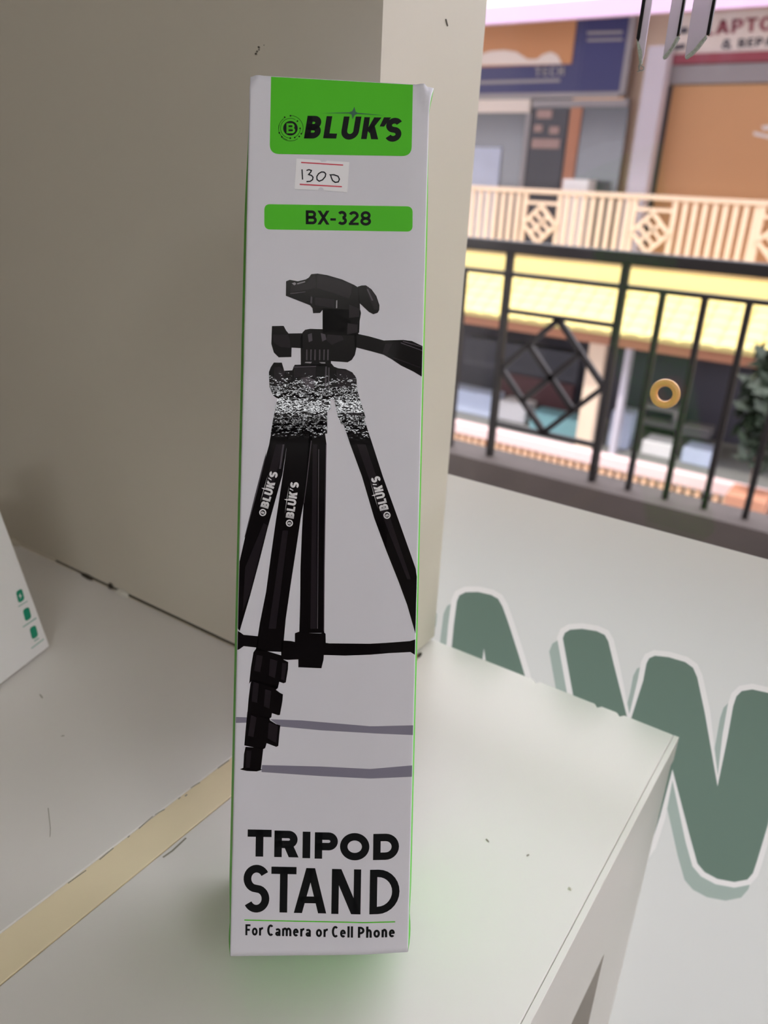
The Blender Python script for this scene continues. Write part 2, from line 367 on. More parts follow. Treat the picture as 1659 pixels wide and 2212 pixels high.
box('apron', (-.2885, -.036, -.12), (BX1 - .0405, -.02, -.0222), M['bench'], ledge)
box('leg', (-.33, -.02, ZF), (-.292, .02, -.0222), M['bench'], bench)
box('leg', (-1.5, -.02, ZF), (-1.46, .02, -.0222), M['bench'], bench)
box('back_panel', (-.2885, farY - .02, ZF), (BX1 - .042, farY - .004, -.0222), M['bench'], ledge)
def sliver(name, px, width, z, m, parent):
    """thin mark on the bench traced as a pixel polyline"""
    q = [PZ(x, y, z).to_2d() for x, y in px]
    V = []; F = []
    for quad in stroke([tuple(v) for v in q], width):
        k = len(V); V += [(x, y, z) for x, y in quad]; F.append((k, k + 1, k + 2, k + 3))
    return mesh(name, V, F, m, parent)
M['scuff'] = mat('grey_scuff', (150, 145, 132), 0.8, 0.2, 60)
sliver('scuff', [(402, 1810), (372, 1838), (352, 1852)], .0012, .0003, M['scuff'], bench)
for (x0, y0), (x1, y1) in (((147, 1908), (186, 1880)), ((215, 1857), (245, 1832)), ((276, 1809), (280, 1805)), ((300, 1790), (330, 1763)), ((335, 1760), (356, 1748)), ((385, 1726), (390, 1722)), ((412, 1702), (432, 1690)), ((470, 1660), (495, 1642))):
    sliver('scuff', [(x0, y0), ((x0 + x1) / 2 + 1, (y0 + y1) / 2 - 1), (x1, y1)], .0007, .00025, M['scuff'], bench)
for px in (((86, 1500), (92, 1508)), ((132, 1590), (139, 1589)), ((400, 1720), (404, 1716)), ((1050, 1812), (1056, 1818)), ((1138, 1848), (1143, 1846)), ((104, 1745), (109, 1790), (108, 1808))):
    sliver('scuff', list(px), .0009 if len(px) == 2 else .0009 if len(px) == 2 else .0003, .0003, M['scuff'], ledge if px[0][0] > 1000 else bench)
cr = PZ(1231, 1920); crumb = mesh('paint_crumb', [cr + Vector(v) for v in ((-.001, -.0012, 0), (.0012, -.001, 0), (.0011, .0012, 0), (-.0011, .001, 0), (0, 0, .0013))], [(0, 1, 4), (1, 2, 4), (2, 3, 4), (3, 0, 4), (3, 2, 1, 0)], M['chip'], ledge)

# marks on the wall and loose filler along its foot
def wallmark(name, pxs, Y, m, th=.0004):
    return prism(name, [PY(x, y, Y) for x, y in pxs], (0, -1, 0), th, m, bpy.data.objects['wall_left'])
for q in ([(557, 101), (560, 100), (562, 104), (559, 104)], [(559, 106), (561, 107), (560, 109)], [(554, 111), (557, 109), (557, 112), (555, 113)], [(551, 116), (554, 114), (555, 117), (552, 118)], [(569.5, 97), (571, 97), (571, 98.5)]):
    wallmark('wall_speck', q, WY, M['mark_shade'])
bn = prism('wall_speck', [PX_(x, y, GX0) for x, y in ((961.5, 41), (963.5, 41), (967, 56), (965.5, 57))], (1, 0, 0), .0004, M['mark_shade'], bpy.data.objects['wall_left'])
def lump(name, c, r, m, parent, seed=0):
    rnd = random.Random(seed); bm = bmesh.new(); bmesh.ops.create_icosphere(bm, subdivisions=2, radius=1)
    for v in bm.verts: v.co = Vector((v.co.x * r[0], v.co.y * r[1], v.co.z * r[2])) * (1 + rnd.uniform(-.25, .25)) + Vector(c)
    me = bpy.data.meshes.new(name); bm.to_mesh(me); bm.free(); return link(name, me, m, parent)
WL = bpy.data.objects['wall_left']
c1 = PZ(255, 1290); lump('plaster_chip', (c1.x, WY - .002, .002), (.009, .003, .003), M['chip'], WL, 1)
c1 = PZ(190, 1247); lump('plaster_chip', (c1.x, WY - .001, .001), (.009, .002, .0025), M['mark_shade'], WL, 2)
c1 = PZ(45, 1172); lump('plaster_chip', (c1.x, WY - .003, .002), (.009, .003, .005), M['wall'], WL, 3)
c1 = PZ(241, 1272); lump('plaster_chip', (c1.x, WY - .001, .003), (.003, .002, .003), M['mark_shade'], WL, 5)
c1 = PZ(893, 1428); lump('wood_chip', (GX0 + .001, c1.y, .001), (.004, .009, .005), M['wood'], WL, 4)
c1 = PZ(914, 1420); lump('wood_chip', (GX0 + .003, c1.y, .0005), (.002, .004, .0015), M['mark_shade'], WL, 6)
box('seam_shade_strip', (-.66, WY + .0004, .0001), (GX0 - .001, WY + .003, .0030), M['mark_shade'], WL)  # dark strip set in the slot to paint the shade under the wall
boxes('filler_seam', [((-1.6, WY - .0006, .0001), (-.66, WY + .002, .0030))], M['wall'], WL)
c1 = PZ(500, 1400)

# ------------------------------------------------------------------ the tripod carton
tb = tag(empty('tripod_carton', P0 + U * BW / 2 - N * BD), 'tall white and green tripod carton leaning back on the window bench', 'box')
M['card'] = mat('white_card', (222, 220, 229), 0.45, 0.012, 40, 0.03, 400, spec=0.3)
M['cgreen'] = mat('green_card', (0.085, 0.56, 0.016), 0.5, 0.03, 40, linear=True, spec=0.2)
M['black'] = mat('print_black', (12, 13, 16), 0.5, 0.05, 50, spec=0.15)
M['dgreen'] = mat('print_dark_green', (20, 92, 62), 0.4, 0.0)
M['red'] = mat('print_red', (214, 66, 88), 0.5, 0.0)
M['tag'] = mat('tag_paper', (246, 244, 248), 0.6, 0.01, spec=0.2)
M['ink'] = mat('pen_ink', (26, 25, 34), 0.6, 0.0, spec=0.2)
M['mauve'] = mat('print_mauve_grey', (128, 124, 142), 0.38, 0.06, 30)
M['pwhite'] = mat('print_white', (225, 222, 226), 0.4, 0.0)
def glossy_print(name, rgb):
    """spot varnish; it is crumpled in a band across the tripod's shoulder"""
    m = mat(name, rgb, 0.06, 0.0, spec=0.2)
    nt = m.node_tree; b = nt.nodes['Principled BSDF']; tc = nt.nodes.new('ShaderNodeTexCoord'); L = nt.links.new
    n = nt.nodes.new('ShaderNodeTexNoise'); n.inputs['Scale'].default_value = 400; n.inputs['Detail'].default_value = 2
    L(tc.outputs['Object'], n.inputs['Vector'])
    dt = nt.nodes.new('ShaderNodeVectorMath'); dt.operation = 'DOT_PRODUCT'; dt.inputs[1].default_value = UP; L(tc.outputs['Object'], dt.inputs[0])
    v0 = PF(690, 876)[1] + P0.dot(UP)
    sb = nt.nodes.new('ShaderNodeMath'); sb.operation = 'SUBTRACT'; sb.inputs[1].default_value = v0; L(dt.outputs['Value'], sb.inputs[0])
    ab = nt.nodes.new('ShaderNodeMath'); ab.operation = 'ABSOLUTE'; L(sb.outputs[0], ab.inputs[0])
    mr = nt.nodes.new('ShaderNodeMapRange'); mr.inputs['From Min'].default_value = .009; mr.inputs['From Max'].default_value = .018; mr.inputs['To Min'].default_value = 1; mr.inputs['To Max'].default_value = 0; L(ab.outputs[0], mr.inputs['Value'])
    mc = nt.nodes.new('ShaderNodeMapRange'); mc.inputs['From Min'].default_value = .003; mc.inputs['From Max'].default_value = .006; mc.inputs['To Min'].default_value = .4; mc.inputs['To Max'].default_value = 1; L(ab.outputs[0], mc.inputs['Value'])
    mm = nt.nodes.new('ShaderNodeMath'); mm.operation = 'MULTIPLY'; L(mr.outputs[0], mm.inputs[0]); L(mc.outputs[0], mm.inputs[1])
    mu = nt.nodes.new('ShaderNodeMath'); mu.operation = 'MULTIPLY'; L(n.outputs['Fac'], mu.inputs[0]); L(mm.outputs[0], mu.inputs[1])
    bp = nt.nodes.new('ShaderNodeBump'); bp.inputs['Strength'].default_value = 0.8; bp.inputs['Distance'].default_value = 0.0003
    L(mu.outputs[0], bp.inputs['Height']); L(bp.outputs[0], b.inputs['Normal'])
    return m
M['pk'] = glossy_print('gloss_black', (14, 11, 14))
M['pg1'] = glossy_print('gloss_dark_grey', (36, 31, 36))
M['pg2'] = glossy_print('gloss_grey', (82, 76, 84))
M['pg3'] = glossy_print('gloss_light_grey', (150, 146, 152))
# crease: right-hand strip of the front folds back a little
k0 = PF(886, 330); k1 = PF(797, 1750)
kd = Vector((k1[0] - k0[0], k1[1] - k0[1])).normalized(); kn = Vector((-kd.y, kd.x))
if kn.x < 0: kn = -kn
def sst(x): x = min(1, max(0, x)); return x * x * (3 - 2 * x)
def foff(u, v):
    """how far the front surface lies behind its plane"""
    s = (Vector((u, v)) - Vector(k0)).dot(kn)
    d = 0.085 * (max(0, s) - .0012 * (1 - math.exp(-max(0, s) / .0012)))
    rr = math.hypot((u - BW) / .0068, (v - BH) / .015)                   # knocked top right corner
    if rr < 1: d += .0030 * (1 - rr) ** 1.3 * math.sin(6 * rr + 1.2) - .0012 * (1 - rr)
    rl = math.hypot(u / .006, (v - BH) / .012)
    if rl < 1: d += .0018 * (1 - rl) * math.sin(7 * rl)
    return d
def Wp(u, v, d): return P0 + U * u + UP * v - N * d
def body():
    nu, nv, rad = 46, 150, .0010
    V = []; F = []; mi = []; nloop = None
    for j in range(nv + 1):
        v = BH * j / nv
        tp = sst(v / .03) * .35 + .65; tp *= 1 - .55 * sst((v - BH + .06) / .06)
        bl = .0048 * tp + .0012 * math.exp(-v / .006); br = .0038 * tp + .0016 * math.exp(-v / .006)
        fl = .0022 * max(0, 1 - abs(v - BH) / .014) ** 2                # flared top right corner
        ring = []
        for i in range(nu + 1):
            u = rad + (BW - 2 * rad) * i / nu; ring.append((u, v, foff(u, v), 0))
        fo = foff(BW - rad, v)
        for k in range(1, 4):
            a = math.pi / 2 * k / 4; ring.append((BW - rad + rad * math.sin(a) + fl * k / 4, v, fo + rad * (1 - math.cos(a)), 0))
        for k in range(13):
            s = k / 12; ring.append((BW + br * 4 * s * (1 - s) + fl * (1 - s) ** 2, v, fo + rad + (BD - rad - fo) * s, 1))
        for k in range(1, 12): ring.append((BW * (1 - k / 12), v, BD, 0))
        fo = foff(rad, v)
        for k in range(13):
            s = 1 - k / 12; ring.append((-bl * 4 * s * (1 - s), v, fo + rad + (BD - rad - fo) * s, 1))
        for k in range(1, 4):
            a = math.pi / 2 * (4 - k) / 4; ring.append((rad - rad * math.sin(a), v, fo + rad * (1 - math.cos(a)), 0))
        nloop = len(ring); V += [Wp(u, v2, d) for u, v2, d, _ in ring]
        if j == 0: code = [q[3] for q in ring]
    for j in range(nv):
        for i in range(nloop):
            i2 = (i + 1) % nloop; F.append((j * nloop + i, j * nloop + i2, (j + 1) * nloop + i2, (j + 1) * nloop + i)); mi.append(1 if code[i] and code[i2] else 0)
    F.append(tuple(range(nloop - 1, -1, -1))); mi.append(1)
    F.append(tuple(range(nv * nloop, (nv + 1) * nloop))); mi.append(0)
    o = mesh('carton_body', V, F, [M['card'], M['cgreen']], tb, True)
    for p, q in zip(o.data.polygons, mi): p.material_index = q
    o.data.polygons[-1].use_smooth = False; o.data.polygons[-2].use_smooth = False
    return o
body()
def printed(name, polys, layer, m, parent=None):
    """polys in picture pixels -> thin ink lying on the carton front"""
    bm = bmesh.new()
    for P in polys:
        q = []
        for x, y in P:
            u, v = PF(x, y); u = min(BW - .0004, max(.0004, u)); v = min(BH - .0003, max(.0004, v))
            if not q or (abs(q[-1][0] - u) + abs(q[-1][1] - v)) > 1e-6: q.append((u, v))
        if len(q) > 2 and abs(q[0][0] - q[-1][0]) + abs(q[0][1] - q[-1][1]) < 1e-6: q.pop()
        if len(q) < 3: continue
        try: bm.faces.new([bm.verts.new((u, v, 0)) for u, v in q])
        except ValueError: pass
    bmesh.ops.triangulate(bm, faces=bm.faces[:], ngon_method='BEAUTY')
    for off in (-.0005, .0004, .0014, .003):
        co = Vector((k0[0] + kn.x * off, k0[1] + kn.y * off, 0))
        bmesh.ops.bisect_plane(bm, geom=bm.verts[:] + bm.edges[:] + bm.faces[:], plane_co=co, plane_no=(kn.x, kn.y, 0))
    for f in bm.faces:
        f.normal_update()
        if f.normal.z < 0: f.normal_flip()
    me = bpy.data.meshes.new(name)
    for vtx in bm.verts:
        u, v = vtx.co.x, vtx.co.y; vtx.co = Wp(u, v, foff(u, v) - .00007 - .00006 * layer)
    bm.to_mesh(me); bm.free()
    return link(name, me, m, parent or tb)
def rounded(a, b, c, d, r, which=(1, 1, 1, 1)):
    P = [Vector(q) for q in (a, b, c, d)]; out = []
    for i in range(4):
        p, q, s = P[i - 1], P[i], P[(i + 1) % 4]
        if not which[i]: out.append(tuple(q)); continue
        A = q + (p - q).normalized() * r; B = q + (s - q).normalized() * r
        for k in range(9):
            t = k / 8; out.append(tuple(A * (1 - t) ** 2 * 1 + q * 2 * t * (1 - t) + B * t * t))
    return out
# banner, logo
ban = printed('green_banner', [rounded((585.6, 165.5), (892, 182.5), (889, 337.5), (582.5, 332.5), 21, (0, 0, 1, 1))], 0, M['cgreen'])
Z1 = lambda L: zc(L, 590, 220, 5.53)
def lg(ch, bl, br, tl, t):                                              # glyph from three corner pixels (crop)
    b0, b1, t0 = Z1([bl, br, tl]); ey = (t0[0] - b0[0], t0[1] - b0[1]); hgt = math.hypot(*ey); wd = math.hypot(b1[0] - b0[0], b1[1] - b0[1]) / hgt
    return place(glyph(ch, wd, t), b0, ((b1[0] - b0[0]) / wd, (b1[1] - b0[1]) / wd), ey)
logo = lg('B', (368, 438), (555, 440), (412, 168), .26) + lg('L', (597, 436), (754, 440), (640, 172), .25) + lg('U', (800, 446), (1010, 448), (845, 176), .25)
logo += lg('K', (1050, 445), (1255, 450), (1090, 184), .255) + lg('S', (1325, 470), (1520, 474), (1362, 196), .25)
logo += [Z1([(1325, 186), (1410, 188), (1325, 297), (1272, 295)])]
printed('logo_lettering', logo, 1, M['black'], ban)
circ = lambda cx, cy, r, n=36: [(cx + r * math.cos(2 * math.pi * i / n), cy + r * math.sin(2 * math.pi * i / n)) for i in range(n)]
em = [Z1(circ(207, 317, 87))]
def arcz(cx, cy, r, a0, a1, t): return [zc(q, 0, 0, 1) for q in stroke(arc(cx, cy, r, r, a0, a1, 26), t)]
for r, a0, a1 in ((142, 105, 205 - 10), (152, -90, 30), (118, 85, 300), (118, 0, 62), (152, 55, 130), (140, 180, 235)):
    em += [Z1(q) for q in arcz(207, 317, r, a0, a1, 5)]
for x, y in ((207, 168), (290, 232), (74, 372), (205, 435), (258, 428), (312, 415), (322, 318), (336, 382), (138, 186), (104, 420)): em.append(Z1(circ(x, y, 10, 10)))
printed('logo_emblem', em, 1, M['black'], ban)
printed('emblem_letter', lg('B', (160, 378), (262, 378), (160, 258), .2), 2, M['cgreen'], ban)
printed('logo_star', [Z1([(972, 60), (985, 118), (1010, 133), (1340, 165), (1005, 146), (975, 160), (948, 212), (938, 155), (905, 140), (580, 136), (910, 128), (945, 112)])], 2, M['dgreen'], ban)
# price tag
Z2 = lambda L: zc(L, 500, 120, 3.456)
tg = printed('price_tag', [Z2([(485, 770), (660, 782), (672, 795), (705, 793), (712, 786), (880, 797), (865, 1022), (690, 1008), (683, 990), (665, 984), (652, 992), (645, 1006), (470, 998)])], 2, M['tag'])
printed('tag_line', [Z2([(520, 795), (834, 815), (833, 824), (520, 804)])], 3, M['red'], tg)
printed('tag_line', [Z2([(510, 958), (825, 976), (824, 985), (510, 968)])], 3, M['red'], tg)
hw = []
for q, cl in (([(527, 852), (529, 890), (531, 928)], 0), ([(560, 860), (578, 854), (597, 860), (592, 872), (576, 890), (598, 897), (609, 910), (606, 928), (588, 941), (560, 943)], 0),
              ([(690, 872), (672, 871), (650, 884), (637, 906), (639, 928), (655, 940), (680, 930), (700, 906), (704, 886), (694, 874)], 1),
              ([(738, 893), (765, 892), (796, 903), (806, 925), (798, 945), (775, 949), (755, 935), (745, 912), (741, 896)], 1)):
    hw += [Z2(p) for p in stroke(q, 9, bool(cl))]
printed('handwritten_price', hw, 4, M['ink'], tg)
# model bar
mb = printed('model_bar', [rounded((571, 441), (891.5, 446), (891.2, 500.5), (571, 495.6), 13)], 0, M['cgreen'])
def lz(ch, x0, x1, yt, yb, t, sl=.012, Z=Z2, lean=0):
    b0, b1, t0 = Z([(x0, yb), (x1, yb + (x1 - x0) * sl), (x0 + lean, yt)]); ey = (t0[0] - b0[0], t0[1] - b0[1]); hgt = math.hypot(*ey); wd = math.hypot(b1[0] - b0[0], b1[1] - b0[1]) / hgt
    return place(glyph(ch, wd, t), b0, ((b1[0] - b0[0]) / wd, (b1[1] - b0[1]) / wd), ey)
ml = lz('B', 555, 637, 1156, 1260, .2) + lz('X', 642, 732, 1158, 1262, .2) + lz('-', 738, 780, 1160, 1264, .2) + lz('3', 790, 862, 1160, 1265, .2) + lz('2', 876, 950, 1162, 1266, .2) + lz('8', 962, 1042, 1162, 1270, .19)
printed('model_lettering', ml, 1, M['black'], mb)
# title
Z5 = lambda L: zc(L, 480, 1740, 3.770)
tl = []
for ch, x0, x1, yt, yb in (('T', 205, 400, 194, 414), ('R', 423, 622, 203, 419), ('I', 653, 716, 212, 428), ('P', 752, 940, 217, 432), ('O', 958, 1197, 226, 440), ('D', 1228, 1440, 232, 446)): tl += lz(ch, x0, x1, yt, yb, .285, .018, Z5, 3)
printed('title_lettering', tl, 0, M['black'])
tl = []
for ch, x0, x1, yt, yb in (('S', 170, 382, 488, 862), ('T', 395, 600, 497, 869), ('A', 583, 847, 507, 874), ('N', 888, 1126, 516, 882), ('D', 1198, 1443, 524, 888)): tl += lz(ch, x0, x1, yt, yb, .168, .018, Z5, 6)
printed('title_lettering', tl, 0, M['black'])
printed('green_rule', [Z5([(180, 928), (1410, 954), (1410, 963), (180, 937)])], 0, M['cgreen'])
Z6 = lambda L: zc(L, 520, 1970, 4.608)
st = []
for items, x0, x1 in (([('F', .48), ('o', .54), ('r', .36)], 46, 220), ([('C', .60), ('a', .46), ('m', .82), ('e', .50), ('r', .34), ('a', .46)], 260, 698), ([('o', .54), ('r', .36)], 748, 864), ([('C', .60), ('e', .50), ('l', .16), ('l', .16)], 903, 1114), ([('P', .54), ('h', .47), ('o', .54), ('n', .47), ('e', .50)], 1166, 1536)):
    sl = (262 - 231) / (1440 - 60.0); a, b, u0 = Z6([(x0, 231 + (x0 - 50) * sl), (x1, 231 + (x1 - 50) * sl), (x0 + 1, 231 + (x0 - 50) * sl - 110)])
    st += fitword(items, .13, a[0], a[1], b[0], b[1], (u0[0] - a[0], u0[1] - a[1]), .19)
printed('subtitle_lettering', st, 0, M['black'])
# picture of the tripod
A2 = lambda L: zc(L, 500, 560, 3.770)
A3 = lambda L: zc(L, 490, 960, 3.770)
A4 = lambda L: zc(L, 480, 1340, 3.770)
A7 = lambda L: zc(L, 560, 580, 4.4838)
blk = [A2([(445, 180), (475, 168), (540, 180), (605, 165), (630, 150), (650, 122), (700, 117), (780, 130), (900, 165), (1000, 210), (1040, 235), (1048, 420), (1040, 600), (745, 600), (745, 410), (722, 438), (665, 440), (660, 400), (640, 375), (443, 298)]),
       A2([(1028, 224), (1060, 214), (1095, 213), (1140, 245), (1180, 300), (1205, 375), (1203, 415), (1190, 437), (1155, 448), (1120, 430), (1035, 350)]),
       A2([(742, 400), (1050, 415), (1055, 440), (1045, 497), (1020, 515), (1037, 525), (1033, 620), (742, 620)]),
       A2([(330, 545), (425, 543), (445, 580), (465, 605), (580, 603), (580, 725), (490, 720), (488, 797), (385, 799), (345, 760), (325, 690)]),
       A2([(563, 640), (580, 595), (600, 575), (640, 567), (745, 570), (950, 590), (1020, 615), (1018, 720), (1005, 780), (980, 820), (945, 840), (885, 835), (810, 830), (812, 870), (565, 870)]),
       A2([(1000, 602), (1120, 628), (1240, 662), (1400, 657), (1470, 665), (1566, 705), (1566, 954), (1480, 912), (1380, 865), (1300, 812), (1240, 778), (1130, 748), (1005, 716)]),
       A2([(305, 920), (320, 880), (345, 842), (410, 842), (430, 908), (495, 905), (515, 860), (700, 855), (815, 850), (835, 875), (870, 888), (930, 895), (985, 922), (1018, 970), (1023, 1060), (1050, 1150), (1092, 1288), (1080, 1300), (1000, 1335), (890, 1345), (885, 1310), (868, 1290), (838, 1145), (805, 1140), (805, 1215), (780, 1245), (780, 1420), (320, 1420), (340, 1300), (375, 1135), (340, 1110), (310, 1040)]),
       A3([(383, -225), (530, -225), (490, 0), (452, 250), (330, 690), (262, 960), (190, 1230), (105, 1518), (60, 1500), (60, 950), (105, 950), (150, 750), (230, 430), (345, 0)]),
       A3([(500, -225), (485, 40), (455, 260), (400, 620), (360, 900), (320, 1200), (270, 1450), (235, 1680), (455, 1690), (480, 1420), (520, 1140), (560, 880), (602, 600), (625, 480), (660, 260), (690, 0), (705, -225)]),
       A3([(680, -225), (650, 200), (625, 480), (612, 700), (600, 1000), (597, 1300), (590, 1535), (793, 1535), (797, 1000), (805, 500), (812, 0), (780, -225)]),
       A3([(950, -165), (1005, 0), (1100, 260), (1200, 600), (1300, 870), (1400, 1120), (1470, 1310), (1548, 1545), (1575, 1545), (1575, 1080), (1540, 1015), (1500, 900), (1400, 620), (1270, 260), (1180, -20), (1117, -210)]),
       A4([(100, 78), (128, 86), (150, 100), (175, 118), (300, 130), (290, 222), (175, 210), (140, 235), (100, 240)]),
       A4([(480, 163), (560, 168), (592, 175), (592, 105), (625, 92), (640, 100), (800, 106), (830, 98), (842, 110), (843, 183), (870, 187), (1200, 190), (1400, 180), (1530, 172), (1600, 160), (1600, 290), (1577, 285), (1535, 262), (1350, 268), (1200, 280), (1000, 287), (828, 282), (825, 320), (808, 390), (620, 382), (620, 318), (530, 322), (480, 315)]),
       A4([(280, 225), (480, 285), (500, 320), (538, 340), (535, 400), (518, 505), (500, 512), (465, 500), (455, 545), (437, 558), (240, 492), (220, 515), (235, 380), (255, 260)]),
       A4([(240, 480), (440, 530), (455, 550), (437, 565), (470, 590), (495, 602), (490, 660), (470, 770), (455, 772), (405, 755), (400, 790), (380, 802), (205, 765), (215, 640), (230, 520)]),
       A4([(205, 745), (385, 795), (390, 815), (440, 845), (473, 855), (465, 930), (457, 1022), (440, 1030), (362, 1000), (350, 1040), (330, 1050), (180, 1018), (190, 900)]),
       A4([(190, 1030), (335, 1040), (315, 1212), (329, 1216), (280, 1230), (200, 1226), (143, 1213), (172, 1200), (178, 1090)])]
pic = printed('tripod_picture', blk, 1, M['pk'])
tag(pic, 'printed picture of a black tripod')
g1 = [A7([(560, 62), (640, 75), (760, 105), (900, 160), (890, 250), (870, 295), (720, 240), (560, 195)]), A7([(490, 95), (545, 62), (545, 190), (480, 205), (300, 235), (310, 160), (450, 150)]),
      A7([(540, 280), (730, 300), (730, 385), (540, 360)]), A7([(1030, 180), (1060, 180), (1120, 260), (1150, 340), (1150, 400), (1110, 400), (1070, 300)]),
      A7([(130, 640), (280, 640), (300, 700), (300, 770), (200, 760), (140, 720)]), A7([(870, 350), (970, 390), (970, 470), (870, 480)]), A7([(855, 530), (955, 545), (950, 620), (850, 640)]),
      A7([(660, 640), (800, 650), (820, 690), (700, 740), (650, 700)]), A7([(145, 960), (200, 950), (245, 1000), (245, 1160), (150, 1170)]), A7([(340, 965), (550, 960), (545, 1060), (400, 1050), (340, 1060)]),
      A7([(750, 985), (860, 985), (930, 1040), (940, 1165), (750, 1165)]), A7([(1220, 730), (1290, 720), (1240, 830), (1190, 830)]), A7([(1300, 860), (1560, 950), (1560, 962), (1300, 872)]),
      A7([(820, 1420), (960, 1300), (1010, 1430), (900, 1470)]),
      A3([(400, 0), (470, 0), (330, 500), (270, 520)]), A3([(300, 640), (330, 660), (190, 1200), (130, 1360), (150, 1000)]),
      A3([(455, 700), (500, 700), (400, 1500), (340, 1500)]), A3([(700, 0), (735, 0), (730, 1500), (680, 1500)]), A3([(1060, 0), (1130, 0), (1290, 480), (1500, 1100), (1470, 1100), (1250, 540)]),
      A4([(280, 280), (330, 290), (310, 420), (260, 410)]), A4([(390, 310), (450, 330), (430, 470), (380, 450)]), A4([(255, 500), (300, 515), (285, 670), (240, 660)]), A4([(350, 560), (400, 575), (385, 720), (340, 700)]), A4([(235, 770), (280, 790), (255, 950), (210, 940)]), A4([(380, 830), (455, 860), (440, 1000), (370, 960)]), A4([(490, 345), (525, 350), (505, 490), (480, 480)]),
      A4([(200, 1060), (240, 1060), (225, 1200), (190, 1200)])]
printed('picture_tone', g1, 2, M['pg1'], pic)
g2 = [A7([(470, 640), (510, 625), (515, 700), (480, 715)]), A7([(595, 625), (640, 640), (650, 690), (610, 710)]), A7([(500, 270), (515, 275), (512, 345), (495, 335)]), A7([(400, 1060), (470, 1050), (540, 1080), (530, 1165), (470, 1165)]),
      A7([(1040, 200), (1055, 200), (1105, 310), (1090, 315)]), A7([(300, 240), (450, 225), (450, 231), (300, 250)]), A7([(330, 950), (550, 945), (550, 955), (330, 962)]), A7([(640, 950), (655, 950), (650, 1170), (635, 1170)]), A7([(670, 960), (682, 960), (678, 1170), (666, 1170)]),
      A3([(455, 0), (470, 0), (440, 200), (425, 200)]), A3([(685, -30), (692, -30), (655, 300), (630, 480), (625, 480), (650, 280)]), A3([(745, 40), (752, 40), (742, 1500), (735, 1500)]), A3([(805, 0), (812, 0), (797, 1000), (793, 1520), (787, 1520), (790, 1000)]),
      A3([(300, 140), (322, 60), (318, 100), (245, 400), (150, 750), (143, 760), (230, 410)])]
for x in (455, 495, 535, 580, 622, 660): g2.append(A7([(x, 785), (x + 13, 785), (x + 11, 890), (x - 2, 890)]))
g2 += [A7([(1390, 700), (1590, 755), (1590, 762), (1390, 712)]), A7([(1370, 715), (1590, 790), (1590, 798), (1370, 725)])]
for q in g2: printed('picture_tone', [q], 3, M['pg2'], pic)
g3 = [A7([(745, 310), (757, 308), (755, 385), (743, 385)]), A7([(315, 145), (345, 135), (360, 150), (340, 165)]), A7([(365, 145), (445, 122), (445, 135), (370, 155)]), A7([(450, 905), (510, 905), (500, 920), (440, 915)]), A7([(580, 908), (640, 908), (640, 922), (600, 920)]),
      A3([(440, 250), (455, 248), (455, 265), (420, 480), (400, 600), (330, 940), (250, 1330), (245, 1370), (150, 1420), (195, 1235), (262, 965), (330, 695), (410, 380)])]
for q in g3[:-1]: printed('picture_tone', [q], 3, M['pg3'], pic)
sh = [A4([(95, 787), (205, 790), (203, 833), (95, 835)]), A4([(392, 805), (650, 815), (1000, 845), (1200, 862), (1600, 862), (1600, 942), (1200, 918), (800, 895), (470, 864)]),
      A4([(325, 1178), (800, 1190), (1200, 1210), (1600, 1190), (1600, 1283), (1200, 1288), (800, 1268), (320, 1235)])]
printed('picture_floor_shadow', sh, 0, M['mauve'], pic)
def leglogo(a, b, up, em_c):
    P = A3([a, b]); u = (up[0] / 3.77, up[1] / 3.77)
    pol = fitword([('B', .72), ('L', .58), ('U', .74), ('K', .74), ("'", .26), ('S', .70)], .1, *P[0], *P[1], u, .26)
    c = A3([em_c])[0]; pol += stroke(circ(c[0], c[1], 6.4, 20), 2.6, True)
    ax = Vector((P[1][0] - P[0][0], P[1][1] - P[0][1])).normalized(); uu = Vector(u).normalized(); cc = Vector(c)
    pol += place(glyph('B', .7, .22), tuple(cc - uu * 3.4 - ax * 2.6), tuple(ax * 7), tuple(uu * 7))
    m_ = Vector(P[0]).lerp(Vector(P[1]), .48) + Vector(u) * 1.16
    pol += [[tuple(m_ + uu * 6), tuple(m_ + ax * 1.6 + uu * .5), tuple(m_ + ax * 30), tuple(m_ + ax * 1.6 - uu * .5), tuple(m_ - uu * 6), tuple(m_ - ax * 1.6 - uu * .5), tuple(m_ - ax * 30), tuple(m_ - ax * 1.6 + uu * .5)]]
    return pol
for q in (((336, 525), (418, 232), (-62, -20), (293, 555)), ((545, 606), (588, 312), (-66, -12), (510, 641)), ((1318, 527), (1242, 255), (-70, 15), (1304, 577))): printed('leg_lettering', leglogo(*q), 4, M['pwhite'], pic)

# ------------------------------------------------------------------ white carton at the left
a = PZ(108, 1396, .003); b = PZ(0, 1479, .003); e1 = (b - a).normalized()
nh = Vector((-e1.y, e1.x, 0))
if nh.dot(CAM - a) < 0: nh = -nh
lo, best = None, 9
for k in range(0, 700):
    tt = math.radians(k / 10.0); up = Vector((0, 0, 1)) * math.cos(tt) - nh * math.sin(tt)
    q = R.transposed() @ (a + up * .1 - CAM); px = CX + FPX * q.x / -q.z; py = CY - FPX * q.y / -q.z
    err = abs((px - 108) / (py - 1396) - (108.0 / 295.0))
    if err < best: best, lo = err, tt
print('white carton tilt', math.degrees(lo), 'at', a, b)
WU = Vector((0, 0, 1)) * math.cos(lo) - nh * math.sin(lo); WN = nh * math.cos(lo) + Vector((0, 0, 1)) * math.sin(lo)
WCW, WCH, WCD = .13, .19, .022
M['wcard'] = mat('white_carton_card', (252, 250, 252), 0.35, 0.01, 30)
M['teal'] = mat('teal_print', (18, 150, 118), 0.4, 0.05, 60)
M['tpale'] = mat('pale_teal_print', (150, 190, 180), 0.5, 0.0)
